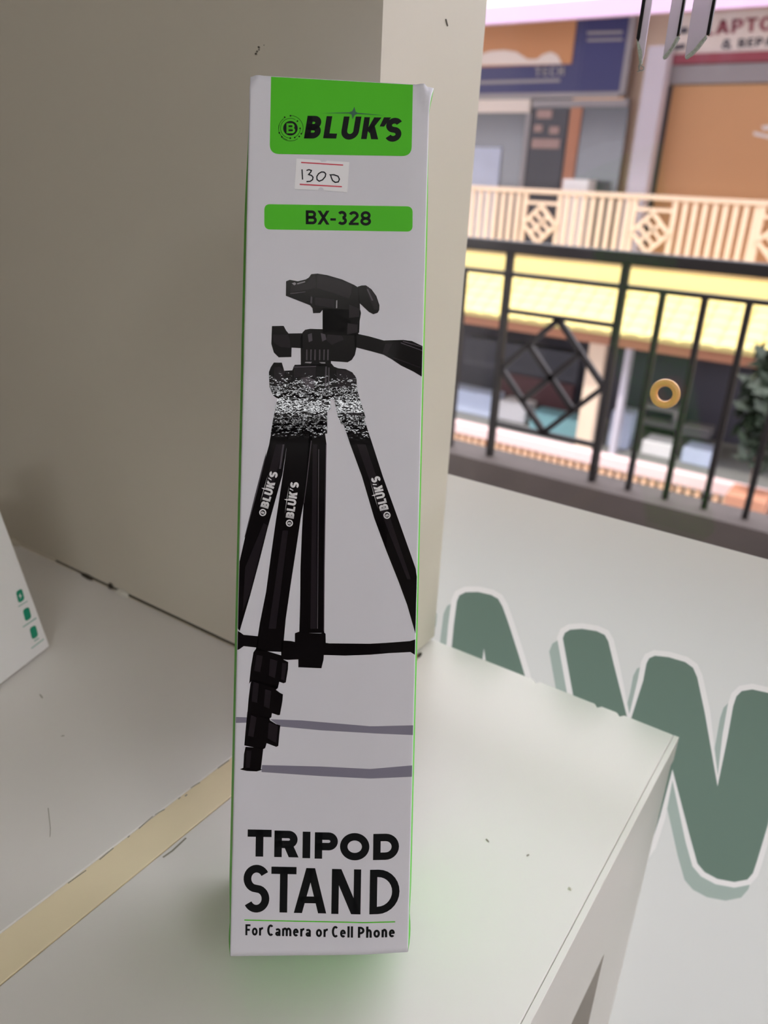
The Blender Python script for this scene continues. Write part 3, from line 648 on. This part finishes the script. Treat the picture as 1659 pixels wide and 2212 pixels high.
wc = tag(empty('white_carton', a), 'white carton with three teal icons leaning at the left edge of the bench', 'box')
def WQ(s, t, d): return a + e1 * s + WU * t - WN * d
o = mesh('carton_body', [WQ(s, t, d) for d in (0, WCD) for s, t in ((0, 0), (WCW, 0), (WCW, WCH), (0, WCH))], BF, M['wcard'], wc)
bm = bmesh.new(); bm.from_mesh(o.data); bmesh.ops.recalc_face_normals(bm, faces=bm.faces[:]); bmesh.ops.bevel(bm, geom=bm.edges[:], offset=.0009, segments=2, profile=.5, affect='EDGES'); bm.to_mesh(o.data); bm.free()
def wprint(name, polys, d, m, parent=wc):
    V = []; F = []
    for P in polys:
        k = len(V)
        for x, y in P:
            r = ray(x, y); V.append(CAM + r * ((a - CAM).dot(WN) / r.dot(WN)) + WN * d)
        F.append(tuple(range(k, k + len(P))))
    return mesh(name, V, F, m, parent)
Z9 = lambda L: zc(L, 0, 1080, 5.267)
for i, (x, y) in enumerate(((225, 1092), (303, 1300), (380, 1507))):
    ic = wprint('icon', [rounded(*Z9([(x - 48, y - 48), (x + 22, y - 88), (x + 55, y + 40), (x - 15, y + 85)]), 6.5)], .0002, M['teal'])
    if i == 0: wprint('icon_symbol', [Z9([(x + 2, y - 35), (x - 16, y + 10), (x - 1, y + 4), (x + 3, y + 38), (x + 16, y - 12), (x + 3, y - 5)])], .0004, M['wcard'], ic)
for q in ([(205, 1210), (310, 1145), (312, 1155), (207, 1220)], [(258, 1440), (410, 1335), (412, 1350), (260, 1453)], [(385, 1600), (440, 1565), (442, 1578), (388, 1613)], [(352, 1685), (495, 1575), (497, 1588), (356, 1696)]):
    wprint('caption_line', [Z9(q)], .0002, M['tpale'])
# the plain carton it rests against, out of sight behind it
back = a + e1 * .04 - nh * (WCH * .9 * math.sin(lo) + WCD * math.cos(lo) + .002)
kc = mesh('plain_carton', [back + e1 * s - nh * d + Vector((0, 0, z - back.z)) for z in (0.0003, WCH * .9 * math.cos(lo) - WCD * math.sin(lo) + .003) for s, d in ((0, 0), (.09, 0), (.09, .06), (0, .06))], BF, M['wcard'])
tag(kc, 'plain white carton standing behind the tilted white carton', 'box')

# ------------------------------------------------------------------ plastic strips hanging by the glass
M['plastic'] = mat('smoky_clear_plastic', (232, 218, 238), 0.2, 0.12, 60, 0.1, 90)
pb = M['plastic'].node_tree.nodes['Principled BSDF']; pb.inputs['Transmission Weight'].default_value = 0.25; pb.inputs['IOR'].default_value = 1.3
M['edge'] = mat('black_edge', (24, 22, 26), 0.4, 0.1)
M['dust'] = mat('grey_dust', (176, 178, 174), 0.95, 0.5, 900, 0.8, 700)
Z8 = lambda L: zc(L, 1340, 0, 5.2)
SY = GY - .035
rail = tag(box('hanging_rail', (-.16, SY - .006, 1.408), (.10, SY + .012, 1.4199), M['lampbody']), 'white rail under the window head that holds the plastic strips', 'rail')
def strip(face, dark, dust, label, extra=None):
    fx = [PY(*q, SY) for q in Z8(face)]; base = fx[0]
    e = tag(empty('plastic_strip', (base.x, SY, 1.408)), label, 'strip', 'plastic strips hanging by the window')
    fx[0].z = 1.4078; fx[-1].z = 1.4078; fx[0].x = fx[1].x; fx[-1].x = fx[-2].x
    prism('strip_blade', fx, (0, 1, 0), .0016, M['plastic'], e)
    dk = [PY(*q, SY - .0003) for q in Z8(dark)]; dk[0].z = 1.4078; dk[-1].z = 1.4078; dk[0].x = dk[1].x; dk[-1].x = dk[-2].x
    prism('dark_edge', dk, (0, 1, 0), .0022, M['edge'], e)
    ds = [PY(*q, SY - .0004) for q in Z8(dust)]; prism('dusty_tip', ds, (0, 1, 0), .0024, M['dust'], e)
    if extra:
        V = []; F = []
        pts = [PY(*q, SY) for q in Z8(extra)]
        k = 0
        for p, q in zip(pts, pts[1:]):
            V += bar(p, q, .0005, .0005); F += [tuple(i + k for i in f) for f in BF]; k += 8
        mesh('thread', V, F, M['dust'], e)
strip([(230, 0), (192, 440), (205, 640), (215, 720), (232, 720), (262, 620), (296, 380), (335, 0)], [(225, 0), (180, 430), (200, 470), (218, 430), (262, 0)], [(182, 455), (205, 470), (240, 560), (246, 640), (236, 715), (214, 715), (200, 600)], 'narrow plastic strip with a dangling thread, hanging by the window', [(222, 715), (232, 735), (262, 755), (268, 778), (240, 795), (212, 790), (208, 750), (216, 715), (214, 800), (190, 805)])
strip([(575, 0), (548, 190), (478, 640), (490, 650), (640, 420), (665, 380), (715, 0)], [(695, 0), (632, 405), (650, 408), (664, 380), (735, 0)], [(474, 640), (482, 664), (505, 655), (560, 590), (600, 530), (662, 420), (650, 405), (620, 430), (560, 540), (500, 615)], 'middle one of three plastic strips hanging by the window')
strip([(806, 0), (782, 250), (724, 640), (740, 650), (960, 400), (1000, 380), (1040, 0)], [(1020, 0), (965, 390), (985, 400), (1002, 375), (1056, 0)], [(722, 640), (736, 664), (800, 622), (880, 540), (965, 425), (960, 395), (900, 460), (820, 560)], 'widest plastic strip with slanted tip, hanging furthest right')

# ------------------------------------------------------------------ ring stuck on the glass
M['gold'] = mat('amber_ring', (255, 192, 118), 0.4, 0.08, 90)
rcx = PY(1436, 851, GY - .004); rr_o = (PY(1468, 860, GY - .004) - rcx).length; rr_i = rr_o * .49
V = []; F = []; ns, nt_ = 40, 10
for i in range(ns):
    aa = 2 * math.pi * i / ns
    for j in range(nt_):
        bb = 2 * math.pi * j / nt_; r_ = (rr_o + rr_i) / 2 + (rr_o - rr_i) / 2 * math.cos(bb)
        V.append((rcx.x + r_ * math.cos(aa), GY - .0032 + .0030 * math.sin(bb), rcx.z + r_ * math.sin(aa)))
for i in range(ns):
    for j in range(nt_): F.append((i * nt_ + j, ((i + 1) % ns) * nt_ + j, ((i + 1) % ns) * nt_ + (j + 1) % nt_, i * nt_ + (j + 1) % nt_))
tag(mesh('ring_sticker', V, F, M['gold'], None, True), 'amber ring stuck on the window glass in front of the railing', 'ring')
M['drop'] = glass_mat('water_smear', (0.9, 0.9, 0.92), 1.6, 0.1)

# ------------------------------------------------------------------ corridor outside
tag(box('corridor_floor', (-40, GY + .02, ZF - .25), (40, 3.1, ZF), M['conc']), kind='structure')
tag(box('wall_below', (-40, 2.8, -3.7), (40, 3.08, ZF - .25), M['facade']), kind='structure')
tag(box('wall_facade', (-40, GY - .14, ZC + .2), (40, GY + .02, 9.0), M['facade']), kind='structure')
YR = 3.0
cz = PY(1300, 1075, YR).z; ct = PY(1300, 1050, YR).z
tag(boxes('corridor_curb', [((-40, YR - .09, ZF), (40, YR + .1, PY(966, 972, YR - .09).z - .01))], M['curb']), 'dark concrete kerb under the near railing', kind='structure')
kerb_top = PY(966, 972, YR - .09).z - .01
M['iron'] = mat('dark_iron', (24, 19, 20), 0.5, 0.15, 12, spec=0.25)
rl = tag(empty('near_railing', (-1.2, YR, kerb_top)), 'dark iron balcony railing with a diamond panel outside the window', 'railing')
zt = PY(1004, 511, YR).z; zm = PY(1002, 576, YR).z; zb = PY(966, 966, YR).z
box('top_rail', (-7, YR - .03, zt - .045), (5, YR + .03, zt), M['iron'], rl, .008)
xp = [PY(1098, 600, YR).x, PY(1343, 640, YR).x]
pitch = (xp[1] - xp[0]) / 3
box('bottom_rail', (-7, YR - .02, zb - .03), (5, YR + .02, zb), M['iron'], rl)
bays = [(xp[0] + i * (xp[1] - xp[0]) * 3, ) for i in range(-3, 4)]
posts = []
baysx = []
period = (xp[1] - xp[0]) * 3
for i in range(-4, 5):
    x0 = xp[0] + period * i; posts += [x0, x0 + xp[1] - xp[0]]; baysx.append(x0)
for x in posts:
    if -7 < x < 5: box('post', (x - .014, YR - .014, kerb_top), (x + .014, YR + .014, zt - .04), M['iron'], rl)
box('middle_rail', (-7, YR - .012, zm - .018), (5, YR + .012, zm), M['iron'], rl)
xs_right = [PY(1430, 650, YR).x, PY(1521, 670, YR).x, PY(1612, 690, YR).x]
bp_ = (xs_right[2] - xs_right[0]) / 2
print('balusters', xs_right, xp, bp_, zt, zm, zb, kerb_top)
for x0 in baysx:
    x = x0 + (xp[1] - xp[0])
    for k in range(1, 12):
        xx = x + (xs_right[0] - xp[1]) + bp_ * (k - 1)
        if xx > x0 + period - .06 or not -7 < xx < 5: continue
        box('baluster', (xx - .011, YR - .011, zb), (xx + .011, YR + .011, zm - .015), M['iron'], rl)
    if not -7 < x0 < 5: continue
    dx = x0 - xp[0]; sh_ = Vector((dx, 0, 0))
    z1 = PY(1210, 687, YR).z; z2 = PY(1180, 938, YR).z
    box('diamond_rail', (x0 + .01, YR - .011, z1 - .009), (x + 0, YR + .011, z1 + .009), M['iron'], rl)
    box('diamond_rail', (x0 + .01, YR - .011, z2 - .009), (x + 0, YR + .011, z2 + .009), M['iron'], rl)
    xc = (x0 + x) / 2; zcn = (z1 + z2) / 2; hx = (x - x0) / 2 - .012; hz = (z1 - z2) / 2 - .006
    T, B_, L_, R_ = Vector((xc, YR, zcn + hz)), Vector((xc, YR, zcn - hz)), Vector((xc - hx, YR, zcn)), Vector((xc + hx, YR, zcn))
    for p, q in ((T, L_), (L_, B_), (B_, R_), (R_, T), ((T + L_) / 2, (B_ + R_) / 2), ((T + R_) / 2, (L_ + B_) / 2)):
        bars('diamond_bar', [(p, q, .022, .022)], M['iron'], rl)

# ------------------------------------------------------------------ across the atrium
YO, YS = 13.0, 14.8                         # balcony front, shop fronts
M['cream'] = mat('cream_paint', (238, 214, 190), 0.6, 0.04, 2)
M['creamrail'] = mat('cream_railing', (218, 190, 164), 0.5, 0.04, 3)
M['yellow'] = mat('pale_yellow_paint', (222, 204, 136), 0.7, 0.05, 1)
M['tile'] = mat('cream_roof_tile', (240, 222, 150), 0.6, 0.06, 3)
M['pinkf'] = mat('lilac_fascia', (188, 158, 188), 0.6, 0.06, 1)
M['navy'] = mat('navy_sign', (52, 56, 108), 0.5, 0.06, 1)
M['orange'] = mat('orange_sign', (196, 138, 92), 0.6, 0.08, 1)
M['tan'] = mat('tan_shutter', (206, 156, 112), 0.6, 0.04, 1)
M['signw'] = mat('sign_white', (226, 216, 208), 0.6, 0.03, 1)
M['maroon'] = mat('maroon', (150, 70, 84), 0.6, 0.05, 1)
M['dullred'] = mat('dull_red', (96, 62, 66), 0.7, 0.1, 2)
M['dkgrey'] = mat('dark_grey', (66, 66, 76), 0.5, 0.1, 1)
M['shopglass'] = mat('shop_glass', (112, 114, 122), 0.15, 0.25, .8)
M['shopdark'] = mat('shop_interior', (72, 70, 82), 0.6, 0.3, .9)
M['poster'] = mat('pinkish_poster', (168, 140, 136), 0.6, 0.15, 3)
M['brown'] = mat('brown_beam', (186, 130, 104), 0.7, 0.08, 2)
M['silver'] = mat('grey_frame', (150, 146, 150), 0.5, 0.06, 2)
M['pillar'] = mat('lilac_white_pillar', (202, 196, 208), 0.6, 0.03, 1)
M['teal2'] = mat('teal_panel', (120, 164, 172), 0.5, 0.1, 1)
M['blue2'] = mat('pale_blue_goods', (186, 196, 220), 0.5, 0.12, 2)
M['white2'] = mat('white_goods', (228, 226, 228), 0.5, 0.05, 2)
M['leaf'] = mat('dark_leaf', (30, 44, 28), 0.6, 0.4, 4)
M['pink2'] = mat('pink_coping', (238, 206, 204), 0.6, 0.05, 1)
M['oran2'] = mat('peach_baluster', (246, 200, 164), 0.6, 0.05, 1)
def X(px, py, Y): return PY(px, py, Y).x
def Z(px, py, Y): return PY(px, py, Y).z
XL, XR = -22.0, 14.0
floor_o = Z(1050, 548, YO)
tag(box('wall_opposite', (XL, YS + .3, -6), (XR, YS + .5, 3.6), M['cream']), kind='structure')
tag(box('gallery_floor', (XL, YO - .1, Z(1050, 580, YO - .1)), (XR, YS + .3, floor_o), M['yellow']), 'pale yellow floor edge of the gallery across the atrium', kind='structure')
# opposite balcony railing
orl = tag(empty('gallery_railing', (-4, YO, floor_o)), 'cream balcony railing with small diamond panels across the atrium', 'railing')
ot = Z(1014, 400, YO)
box('hand_rail', (XL, YO - .05, ot - .075), (XR, YO + .05, ot), M['creamrail'], orl, .01)
box('foot_rail', (XL, YO - .03, floor_o + .05), (XR, YO + .03, floor_o + .10), M['creamrail'], orl)
dcs = [X(1167, 485, YO), X(1405, 505, YO)]; dp = dcs[1] - dcs[0]; dz = Z(1167, 485, YO); dh = .29
bm_me = None
xx = XL + .1
while xx < XR:
    near = min(abs(xx - (dcs[0] + dp * k)) for k in range(-6, 5))
    if near > .30 and -8.5 < xx < .5:
        if bm_me is None:
            o = box('baluster', (-.036, -.02, floor_o + .1), (.036, .02, ot - .07), M['creamrail'], orl); bm_me = o.data
        else:
            o = bpy.data.objects.new('baluster', bm_me); C.objects.link(o); o.parent = orl; o.matrix_parent_inverse = orl.matrix_world.inverted()
        o.location = (xx, YO, 0)
    xx += .145
for k in range(-3, 4):
    cx_ = dcs[0] + dp * k
    if not -8.5 < cx_ < 0.5: continue
    c_ = Vector((cx_, YO - .03, dz))
    for s in (-1, 1): box('panel_post', (cx_ + s * .31 - .035, YO - .03, floor_o + .1), (cx_ + s * .31 + .035, YO + .03, ot - .07), M['creamrail'], orl)
    box('panel_rail', (cx_ - .31, YO - .02, dz + dh + .02), (cx_ + .31, YO + .02, dz + dh + .07), M['creamrail'], orl)
    T, B_, L_, R_ = c_ + Vector((0, 0, dh)), c_ - Vector((0, 0, dh)), c_ - Vector((dh, 0, 0)), c_ + Vector((dh, 0, 0))
    bl_ = [(T, L_, .055, .07), (L_, B_, .055, .07), (B_, R_, .055, .07), (R_, T, .055, .07), ((T + R_) / 2, (L_ + B_) / 2, .05, .06)]
    for f in (1 / 3, 2 / 3): bl_.append((T.lerp(R_, 0) .lerp(L_, f), R_.lerp(B_, f), .045, .06))
    for q in bl_: bars('diamond_bar', [q], M['creamrail'], orl)
# tiled canopy over the lower floor
cn = tag(empty('tiled_canopy', (-4, YO - .1, Z(1050, 590, YO - .1))), 'sunlit cream tiled canopy above the lower shops', 'canopy')
ca = PY(1050, 588, YO - .12); cb = PY(1050, 680, 11.9)
rows = 5
slope = Vector((0, cb.y - ca.y, cb.z - ca.z)); nrmv = Vector((0, slope.z, -slope.y)).normalized()
if nrmv.z < 0: nrmv = -nrmv
mesh('canopy_deck', [Vector((x, 0, 0)) + Vector((0, p.y, p.z)) - nrmv * q for x in (XL, XR) for p, q in ((ca, .01), (cb, .01), (cb, .06), (ca, .06))], [(0, 1, 2, 3), (7, 6, 5, 4), (0, 4, 5, 1), (1, 5, 6, 2), (2, 6, 7, 3), (3, 7, 4, 0)], M['tile'], cn)
tw, step = .27, slope.length / rows
sd = slope.normalized()
TV = []; TF = []
for i in range(7):
    aa = math.pi * i / 6; xx = -tw / 2 * math.cos(aa); hh = .05 * math.sin(aa)
    for t_, ex in ((0, 0.0), (step * 1.12, .02)): TV.append(Vector((xx, 0, 0)) + sd * t_ + nrmv * (hh + ex))
for i in range(6): TF.append((2 * i, 2 * i + 1, 2 * i + 3, 2 * i + 2))
TF += [(1, 13, 11, 9, 7, 5, 3)]
tile_me = bpy.data.meshes.new('roof_tile'); tile_me.from_pydata([tuple(v) for v in TV], [], TF); tile_me.materials.append(M['tile'])
x = -7.8
while x < -0.2:
    for r_ in range(rows):
        o = bpy.data.objects.new('roof_tile', tile_me); C.objects.link(o); o.parent = cn; o.matrix_parent_inverse = cn.matrix_world.inverted()
        o.location = (x, ca.y + sd.y * step * r_, ca.z + sd.z * step * r_)
    x += tw
# upper canopy edge
uc = tag(empty('upper_canopy', (-4, 11.7, Z(1044, 54, 11.7))), 'lilac fascia and scalloped edge of the upper canopy at the top', 'canopy')
YE = 11.7
fz0, fz1 = Z(1044, 54, YE), Z(1044, 17, YE)
box('fascia', (XL, YE - .04, fz0), (XR, YE + .08, fz1), M['pinkf'], uc)
zb_ = Z(1260, 42, YS) + .12
mesh('canopy_sheet', [(x_, y_, z_) for x_ in (XL, XR) for y_, z_ in ((YE + .08, fz1 - .06), (YS + .28, max(zb_, fz1) + .25), (YS + .28, max(zb_, fz1) + .29), (YE + .08, fz1 - .02))], [(0, 1, 2, 3), (7, 6, 5, 4), (0, 4, 5, 1), (1, 5, 6, 2), (2, 6, 7, 3), (3, 7, 4, 0)], M['pinkf'], uc)
ux = -7.5
while ux < -4.2:
    o = bpy.data.objects.new('roof_tile', tile_me); C.objects.link(o); o.parent = uc; o.matrix_parent_inverse = uc.matrix_world.inverted()
    o.location = (ux, YE + .75, fz1 + .44); ux += tw
# shops on the gallery
def signtext(name, polys, Y, m, parent):
    V = []; F = []
    for P in polys:
        k = len(V); V += [PY(x_, y_, Y) for x_, y_ in P]; F.append(tuple(range(k, k + len(P))))
    return mesh(name, V, F, m, parent)
s1 = tag(empty('navy_signboard', (X(1200, 120, YS), YS, Z(1200, 200, YS))), 'navy and orange shop signboard above the left shop front', 'sign')
nx1 = X(1354, 120, YS); nz0 = Z(1354, 199, YS); nz1 = Z(1260, 42, YS)
box('board', (-9.5, YS - .1, nz0), (nx1, YS, nz1), M['navy'], s1)
box('orange_panel', (-9.5, YS - .13, Z(1240, 140, YS)), (X(1246, 90, YS), YS - .1, nz1 - .01), M['orange'], s1)
box('sign_frame', (nx1, YS - .12, nz0 - .05), (nx1 + .1, YS, nz1), M['silver'], s1)
box('sign_frame', (-9.5, YS - .12, nz0 - .09), (nx1, YS, nz0), M['silver'], s1)
signtext('cloud_shape', [[(1030, 141), (1036, 118), (1060, 110), (1090, 108), (1115, 112), (1140, 128), (1160, 128), (1172, 118), (1190, 112), (1205, 120), (1214, 138)]], YS - .14, M['signw'], s1)
signtext('sign_lettering', fitword([('T', .6), ('E', .55), ('C', .65), ('H', .62)], .16, 1155, 165, 1218, 163, (1, -20), .2), YS - .13, M['silver'], s1)
signtext('sign_small_print', [[(1035, 175), (1210, 170), (1210, 177), (1035, 182)], [(1268, 68), (1345, 66), (1345, 73), (1268, 75)], [(1268, 84), (1345, 82), (1345, 88), (1268, 90)]], YS - .12, M['silver'], s1)
sf = tag(empty('shop_front', (X(1180, 320, YS), YS, floor_o)), 'dark glazed shop front under the navy signboard', 'shop front')
sx1 = X(1345, 320, YS)
box('glazing', (-9.5, YS + .02, floor_o), (sx1, YS + .06, nz0 - .09), M['shopglass'], sf)
box('awning_strip', (-9.5, YS - .08, Z(1060, 244, YS)), (X(1148, 230, YS), YS, min(nz0 - .095, Z(1060, 214, YS))), M['signw'], sf)
box('awning_strip', (X(1152, 230, YS), YS - .08, Z(1250, 232, YS)), (sx1, YS, min(nz0 - .095, Z(1250, 216, YS))), M['silver'], sf)
box('light_strip', (X(1243, 210, YS), YS - .1, Z(1300, 216, YS)), (X(1352, 208, YS), YS - .02, nz0 - .095), M['oran2'], sf)
box('door_panel', (X(1146, 300, YS), YS - .03, floor_o), (X(1222, 300, YS), YS + .02, Z(1180, 236, YS)), M['dkgrey'], sf)
for x0, x1, y0, y1 in ((1163, 1195, 238, 256), (1157, 1174, 270, 285), (1190, 1210, 274, 290), (1152, 1212, 300, 320)):
    box('poster', (X(x0, y0, YS), YS - .05, Z(x0, y1, YS)), (X(x1, y0, YS), YS - .031, Z(x0, y0, YS)), M['poster'], sf)
box('mullion', (X(1132, 300, YS), YS - .02, floor_o), (X(1142, 300, YS), YS + .02, Z(1140, 244, YS)), M['silver'], sf)
box('mullion', (X(1226, 300, YS), YS - .02, floor_o), (X(1250, 300, YS), YS + .02, Z(1240, 232, YS)), M['brown'], sf)
box('white_sheet', (-9.5, YS - .02, floor_o), (X(1080, 360, YS), YS + .02, Z(1040, 318, YS)), M['blue2'], sf)
tag(box('counter_box', (X(1243, 400, YS), YS - .6, floor_o), (X(1296, 400, YS), YS - .2, Z(1260, 388, YS - .4)), M['white2']), 'pale counter behind the gallery railing by the glazed shop', 'counter')
pl = tag(box('gallery_pillar', (X(1392, 200, YS - .3), YS - .45, floor_o), (X(1436, 200, YS - .3), YS - .17, Z(1044, 30, 11.7) - .1), M['pillar']), 'white pillar between the two gallery shops', 'pillar')
lx0 = X(1436, 200, YS)
s2 = tag(empty('repair_signboard', (X(1560, 80, YS), YS, Z(1560, 118, YS))), 'white signboard with maroon lettering above the tan shutter', 'sign')
lz1 = Z(1500, 33, YS); lz0 = Z(1500, 119, YS)
box('board', (lx0, YS - .12, lz0), (XR, YS, lz1), M['signw'], s2)
box('maroon_band', (lx0, YS - .16, Z(1500, 140, YS)), (XR, YS, lz0), M['maroon'], s2)
signtext('sign_lettering', fitword([('A', .72), ('P', .62), ('T', .62), ('O', .75), ('P', .62)], .12, 1545, 75, 1700, 63, (3, -31), .2) + fitword([('L', .5)], .1, 1526, 77, 1541, 76, (3, -31), .2), YS - .13, M['maroon'], s2)
signtext('sign_lettering', fitword([('&', .7), (' ', .25), ('R', .6), ('E', .5), ('P', .6), ('A', .68), ('I', .2), ('R', .6)], .13, 1560, 105, 1700, 96, (2, -19), .2), YS - .13, M['dkgrey'], s2)
signtext('sign_mark', [[(1470, 60), (1486, 58), (1486, 72), (1468, 74)], [(1456, 98), (1480, 94), (1480, 105), (1452, 109)]], YS - .13, M['dkgrey'], s2)
shu = tag(empty('roller_shutter', (X(1550, 300, YS), YS, floor_o)), 'tan closed shutter with a white mark at the right edge', 'shutter')
box('shutter_box', (lx0, YS - .1, Z(1500, 182, YS)), (XR, YS + .1, Z(1500, 142, YS)), M['silver'], shu)
box('shutter_panel', (lx0 + .12, YS + .02, floor_o), (XR, YS + .06, Z(1500, 184, YS)), M['tan'], shu)
box('shutter_jamb', (lx0, YS - .04, floor_o), (lx0 + .12, YS + .08, Z(1500, 184, YS)), M['dkgrey'], shu)
signtext('shutter_mark', [[(1628, 284), (1659, 292), (1690, 292), (1690, 300), (1659, 299), (1628, 292)], [(1645, 272), (1700, 268), (1700, 278), (1648, 281)]], YS + .015, M['white2'], shu)
# lower storey
zlow = -3.7
tag(box('atrium_floor', (-60, 3.1, zlow - .2), (60, 60, zlow), M['conc']), kind='structure')
tag(box('brown_beam', (XL, 12.3, Z(1500, 772, 12.4)), (XR, 12.6, Z(1500, 738, 12.4)), M['brown']), 'brown timber beam under the tiled canopy', kind='structure')
tag(box('wall_lower', (XL, YS - .2, zlow), (XR, YS + .28, floor_o - .5), M['shopdark']), 'dark lower shop back wall', kind='structure')
tag(box('lower_column', (X(1263, 860, 12.6), 12.45, zlow), (X(1297, 860, 12.6), 12.8, Z(1500, 740, 12.4)), M['cream']), 'cream column in front of the lower shops', 'column')
tag(box('lower_column', (X(1338, 860, 12.6), 12.5, zlow), (X(1350, 860, 12.6), 12.7, Z(1500, 740, 12.4)), M['pillar']), 'slim pale column right of the diamond panel', 'column')
YL = 11.4
low = tag(empty('lower_parapet', (-3, YL, zlow)), 'peach and pink low railing along the lower walkway', 'railing')
zp1 = Z(966, 905, YL); zp2 = Z(966, 925, YL); zp3 = Z(966, 955, YL)
box('coping', (XL, YL - .1, zp2), (XR, YL + .1, zp1), M['pink2'], low)
box('base', (XL, YL - .12, zlow), (XR, YL + .12, zp3), M['white2'], low)
lb = None; xx = -7.6
while xx < -.3:
    if lb is None: o = box('baluster', (-.04, -.06, zp3), (.04, .06, zp2), M['oran2'], low); lb = o.data
    else:
        o = bpy.data.objects.new('baluster', lb); C.objects.link(o); o.parent = low; o.matrix_parent_inverse = low.matrix_world.inverted()
    o.location = (xx, YL, 0); xx += .13
def goods(name, x0, x1, y0, y1, Y, d, m, label, cat, grp=None):
    xa, xb = X(x0, (y0 + y1) / 2, Y), X(x1, (y0 + y1) / 2, Y); z0, z1 = Z((x0 + x1) / 2, y1, Y), Z((x0 + x1) / 2, y0, Y)
    return tag(box(name, (xa, Y, zlow if z0 < zlow + .6 else z0), (xb, Y + d, z1), m, None, .02), label, cat, grp)
goods('display_counter', 960, 1062, 846, 935, 13.0, .5, M['blue2'], 'pale blue and white display counter at far left of the lower shops', 'counter')
goods('display_counter', 1070, 1132, 870, 960, 13.1, .5, M['white2'], 'white counter seen behind the diamond panel', 'counter')
goods('display_counter', 1140, 1262, 900, 985, 12.9, .5, M['teal2'], 'teal fronted counter below the diamond panel', 'counter')
goods('display_counter', 1312, 1358, 890, 1000, 12.9, .5, M['blue2'], 'pale lilac counter right of the slim column', 'counter')
goods('display_counter', 1380, 1448, 955, 1030, 12.9, .5, M['white2'], 'white table under the amber ring', 'counter')
goods('display_counter', 1465, 1530, 970, 1060, 12.9, .5, M['blue2'], 'pale counter second from the right of the lower shops', 'counter')
def shelf_unit(x0, x1, y0, y1, Y, label):
    e = tag(empty('wall_shelf', (X((x0 + x1) / 2, y1, Y), Y, Z((x0 + x1) / 2, y1, Y))), label, 'shelf')
    xa, xb = X(x0, y0, Y), X(x1, y0, Y); z0, z1 = Z((x0 + x1) / 2, y1, Y), Z((x0 + x1) / 2, y0, Y)
    t = .09
    box('shelf_board', (xa, Y, z1 - t), (xb, YS - .2, z1), M['silver'], e); box('shelf_board', (xa, Y, z0), (xb, YS - .2, z0 + t), M['silver'], e)
    box('shelf_side', (xb - t, Y, z0 + t), (xb, YS - .2, z1 - t), M['silver'], e)
shelf_unit(1392, 1470, 878, 925, 14.2, 'grey frame shelf behind the amber ring')
shelf_unit(1474, 1535, 925, 945, 14.2, 'low grey shelf right of the amber ring')
goods('white_bag', 1322, 1365, 888, 912, 14.1, .4, M['white2'], 'white bag on the lower shop shelf left of the ring', 'bag')
goods('dark_cabinet', 1000, 1250, 745, 842, 14.0, .4, M['dkgrey'], 'dark grey cabinet behind the diamond panel', 'cabinet')
goods('signboard', 1075, 1240, 818, 834, 13.8, .1, M['dullred'], 'dull red board across the dark cabinet', 'sign')
# plant at the right
pt = tag(empty('potted_plant', (X(1640, 900, 10.7), 10.7, zlow)), 'dark green bushy plant at the right of the lower walkway', 'plant')
pc = Vector((X(1668, 870, 10.7), 10.7, Z(1668, 870, 10.7)))
V = []; F = []
for i in range(420):
    d = Vector((max(-.34, min(.34, random.gauss(0, .17))), random.gauss(0, .12), max(-.8, min(.62, random.gauss(0, .36))))); c_ = pc + d
    u_ = Vector((random.uniform(-1, 1), random.uniform(-1, 1), random.uniform(-1, 1))).normalized() * .15; v_ = u_.orthogonal().normalized() * .06
    k = len(V); V += [c_ - u_, c_ + v_, c_ + u_, c_ - v_]; F.append((k, k + 1, k + 2, k + 3))
tag(mesh('foliage', V, F, M['leaf'], pt), kind='stuff')
box('pot', (pc.x - .25, 10.45, zlow), (pc.x + .25, 10.95, zlow + .5), M['brown'], pt, .03)
bars('stem', [(Vector((pc.x, 10.7, zlow + .4)), Vector((pc.x, 10.7, pc.z + .3)), .06, .06)], M['brown'], pt)
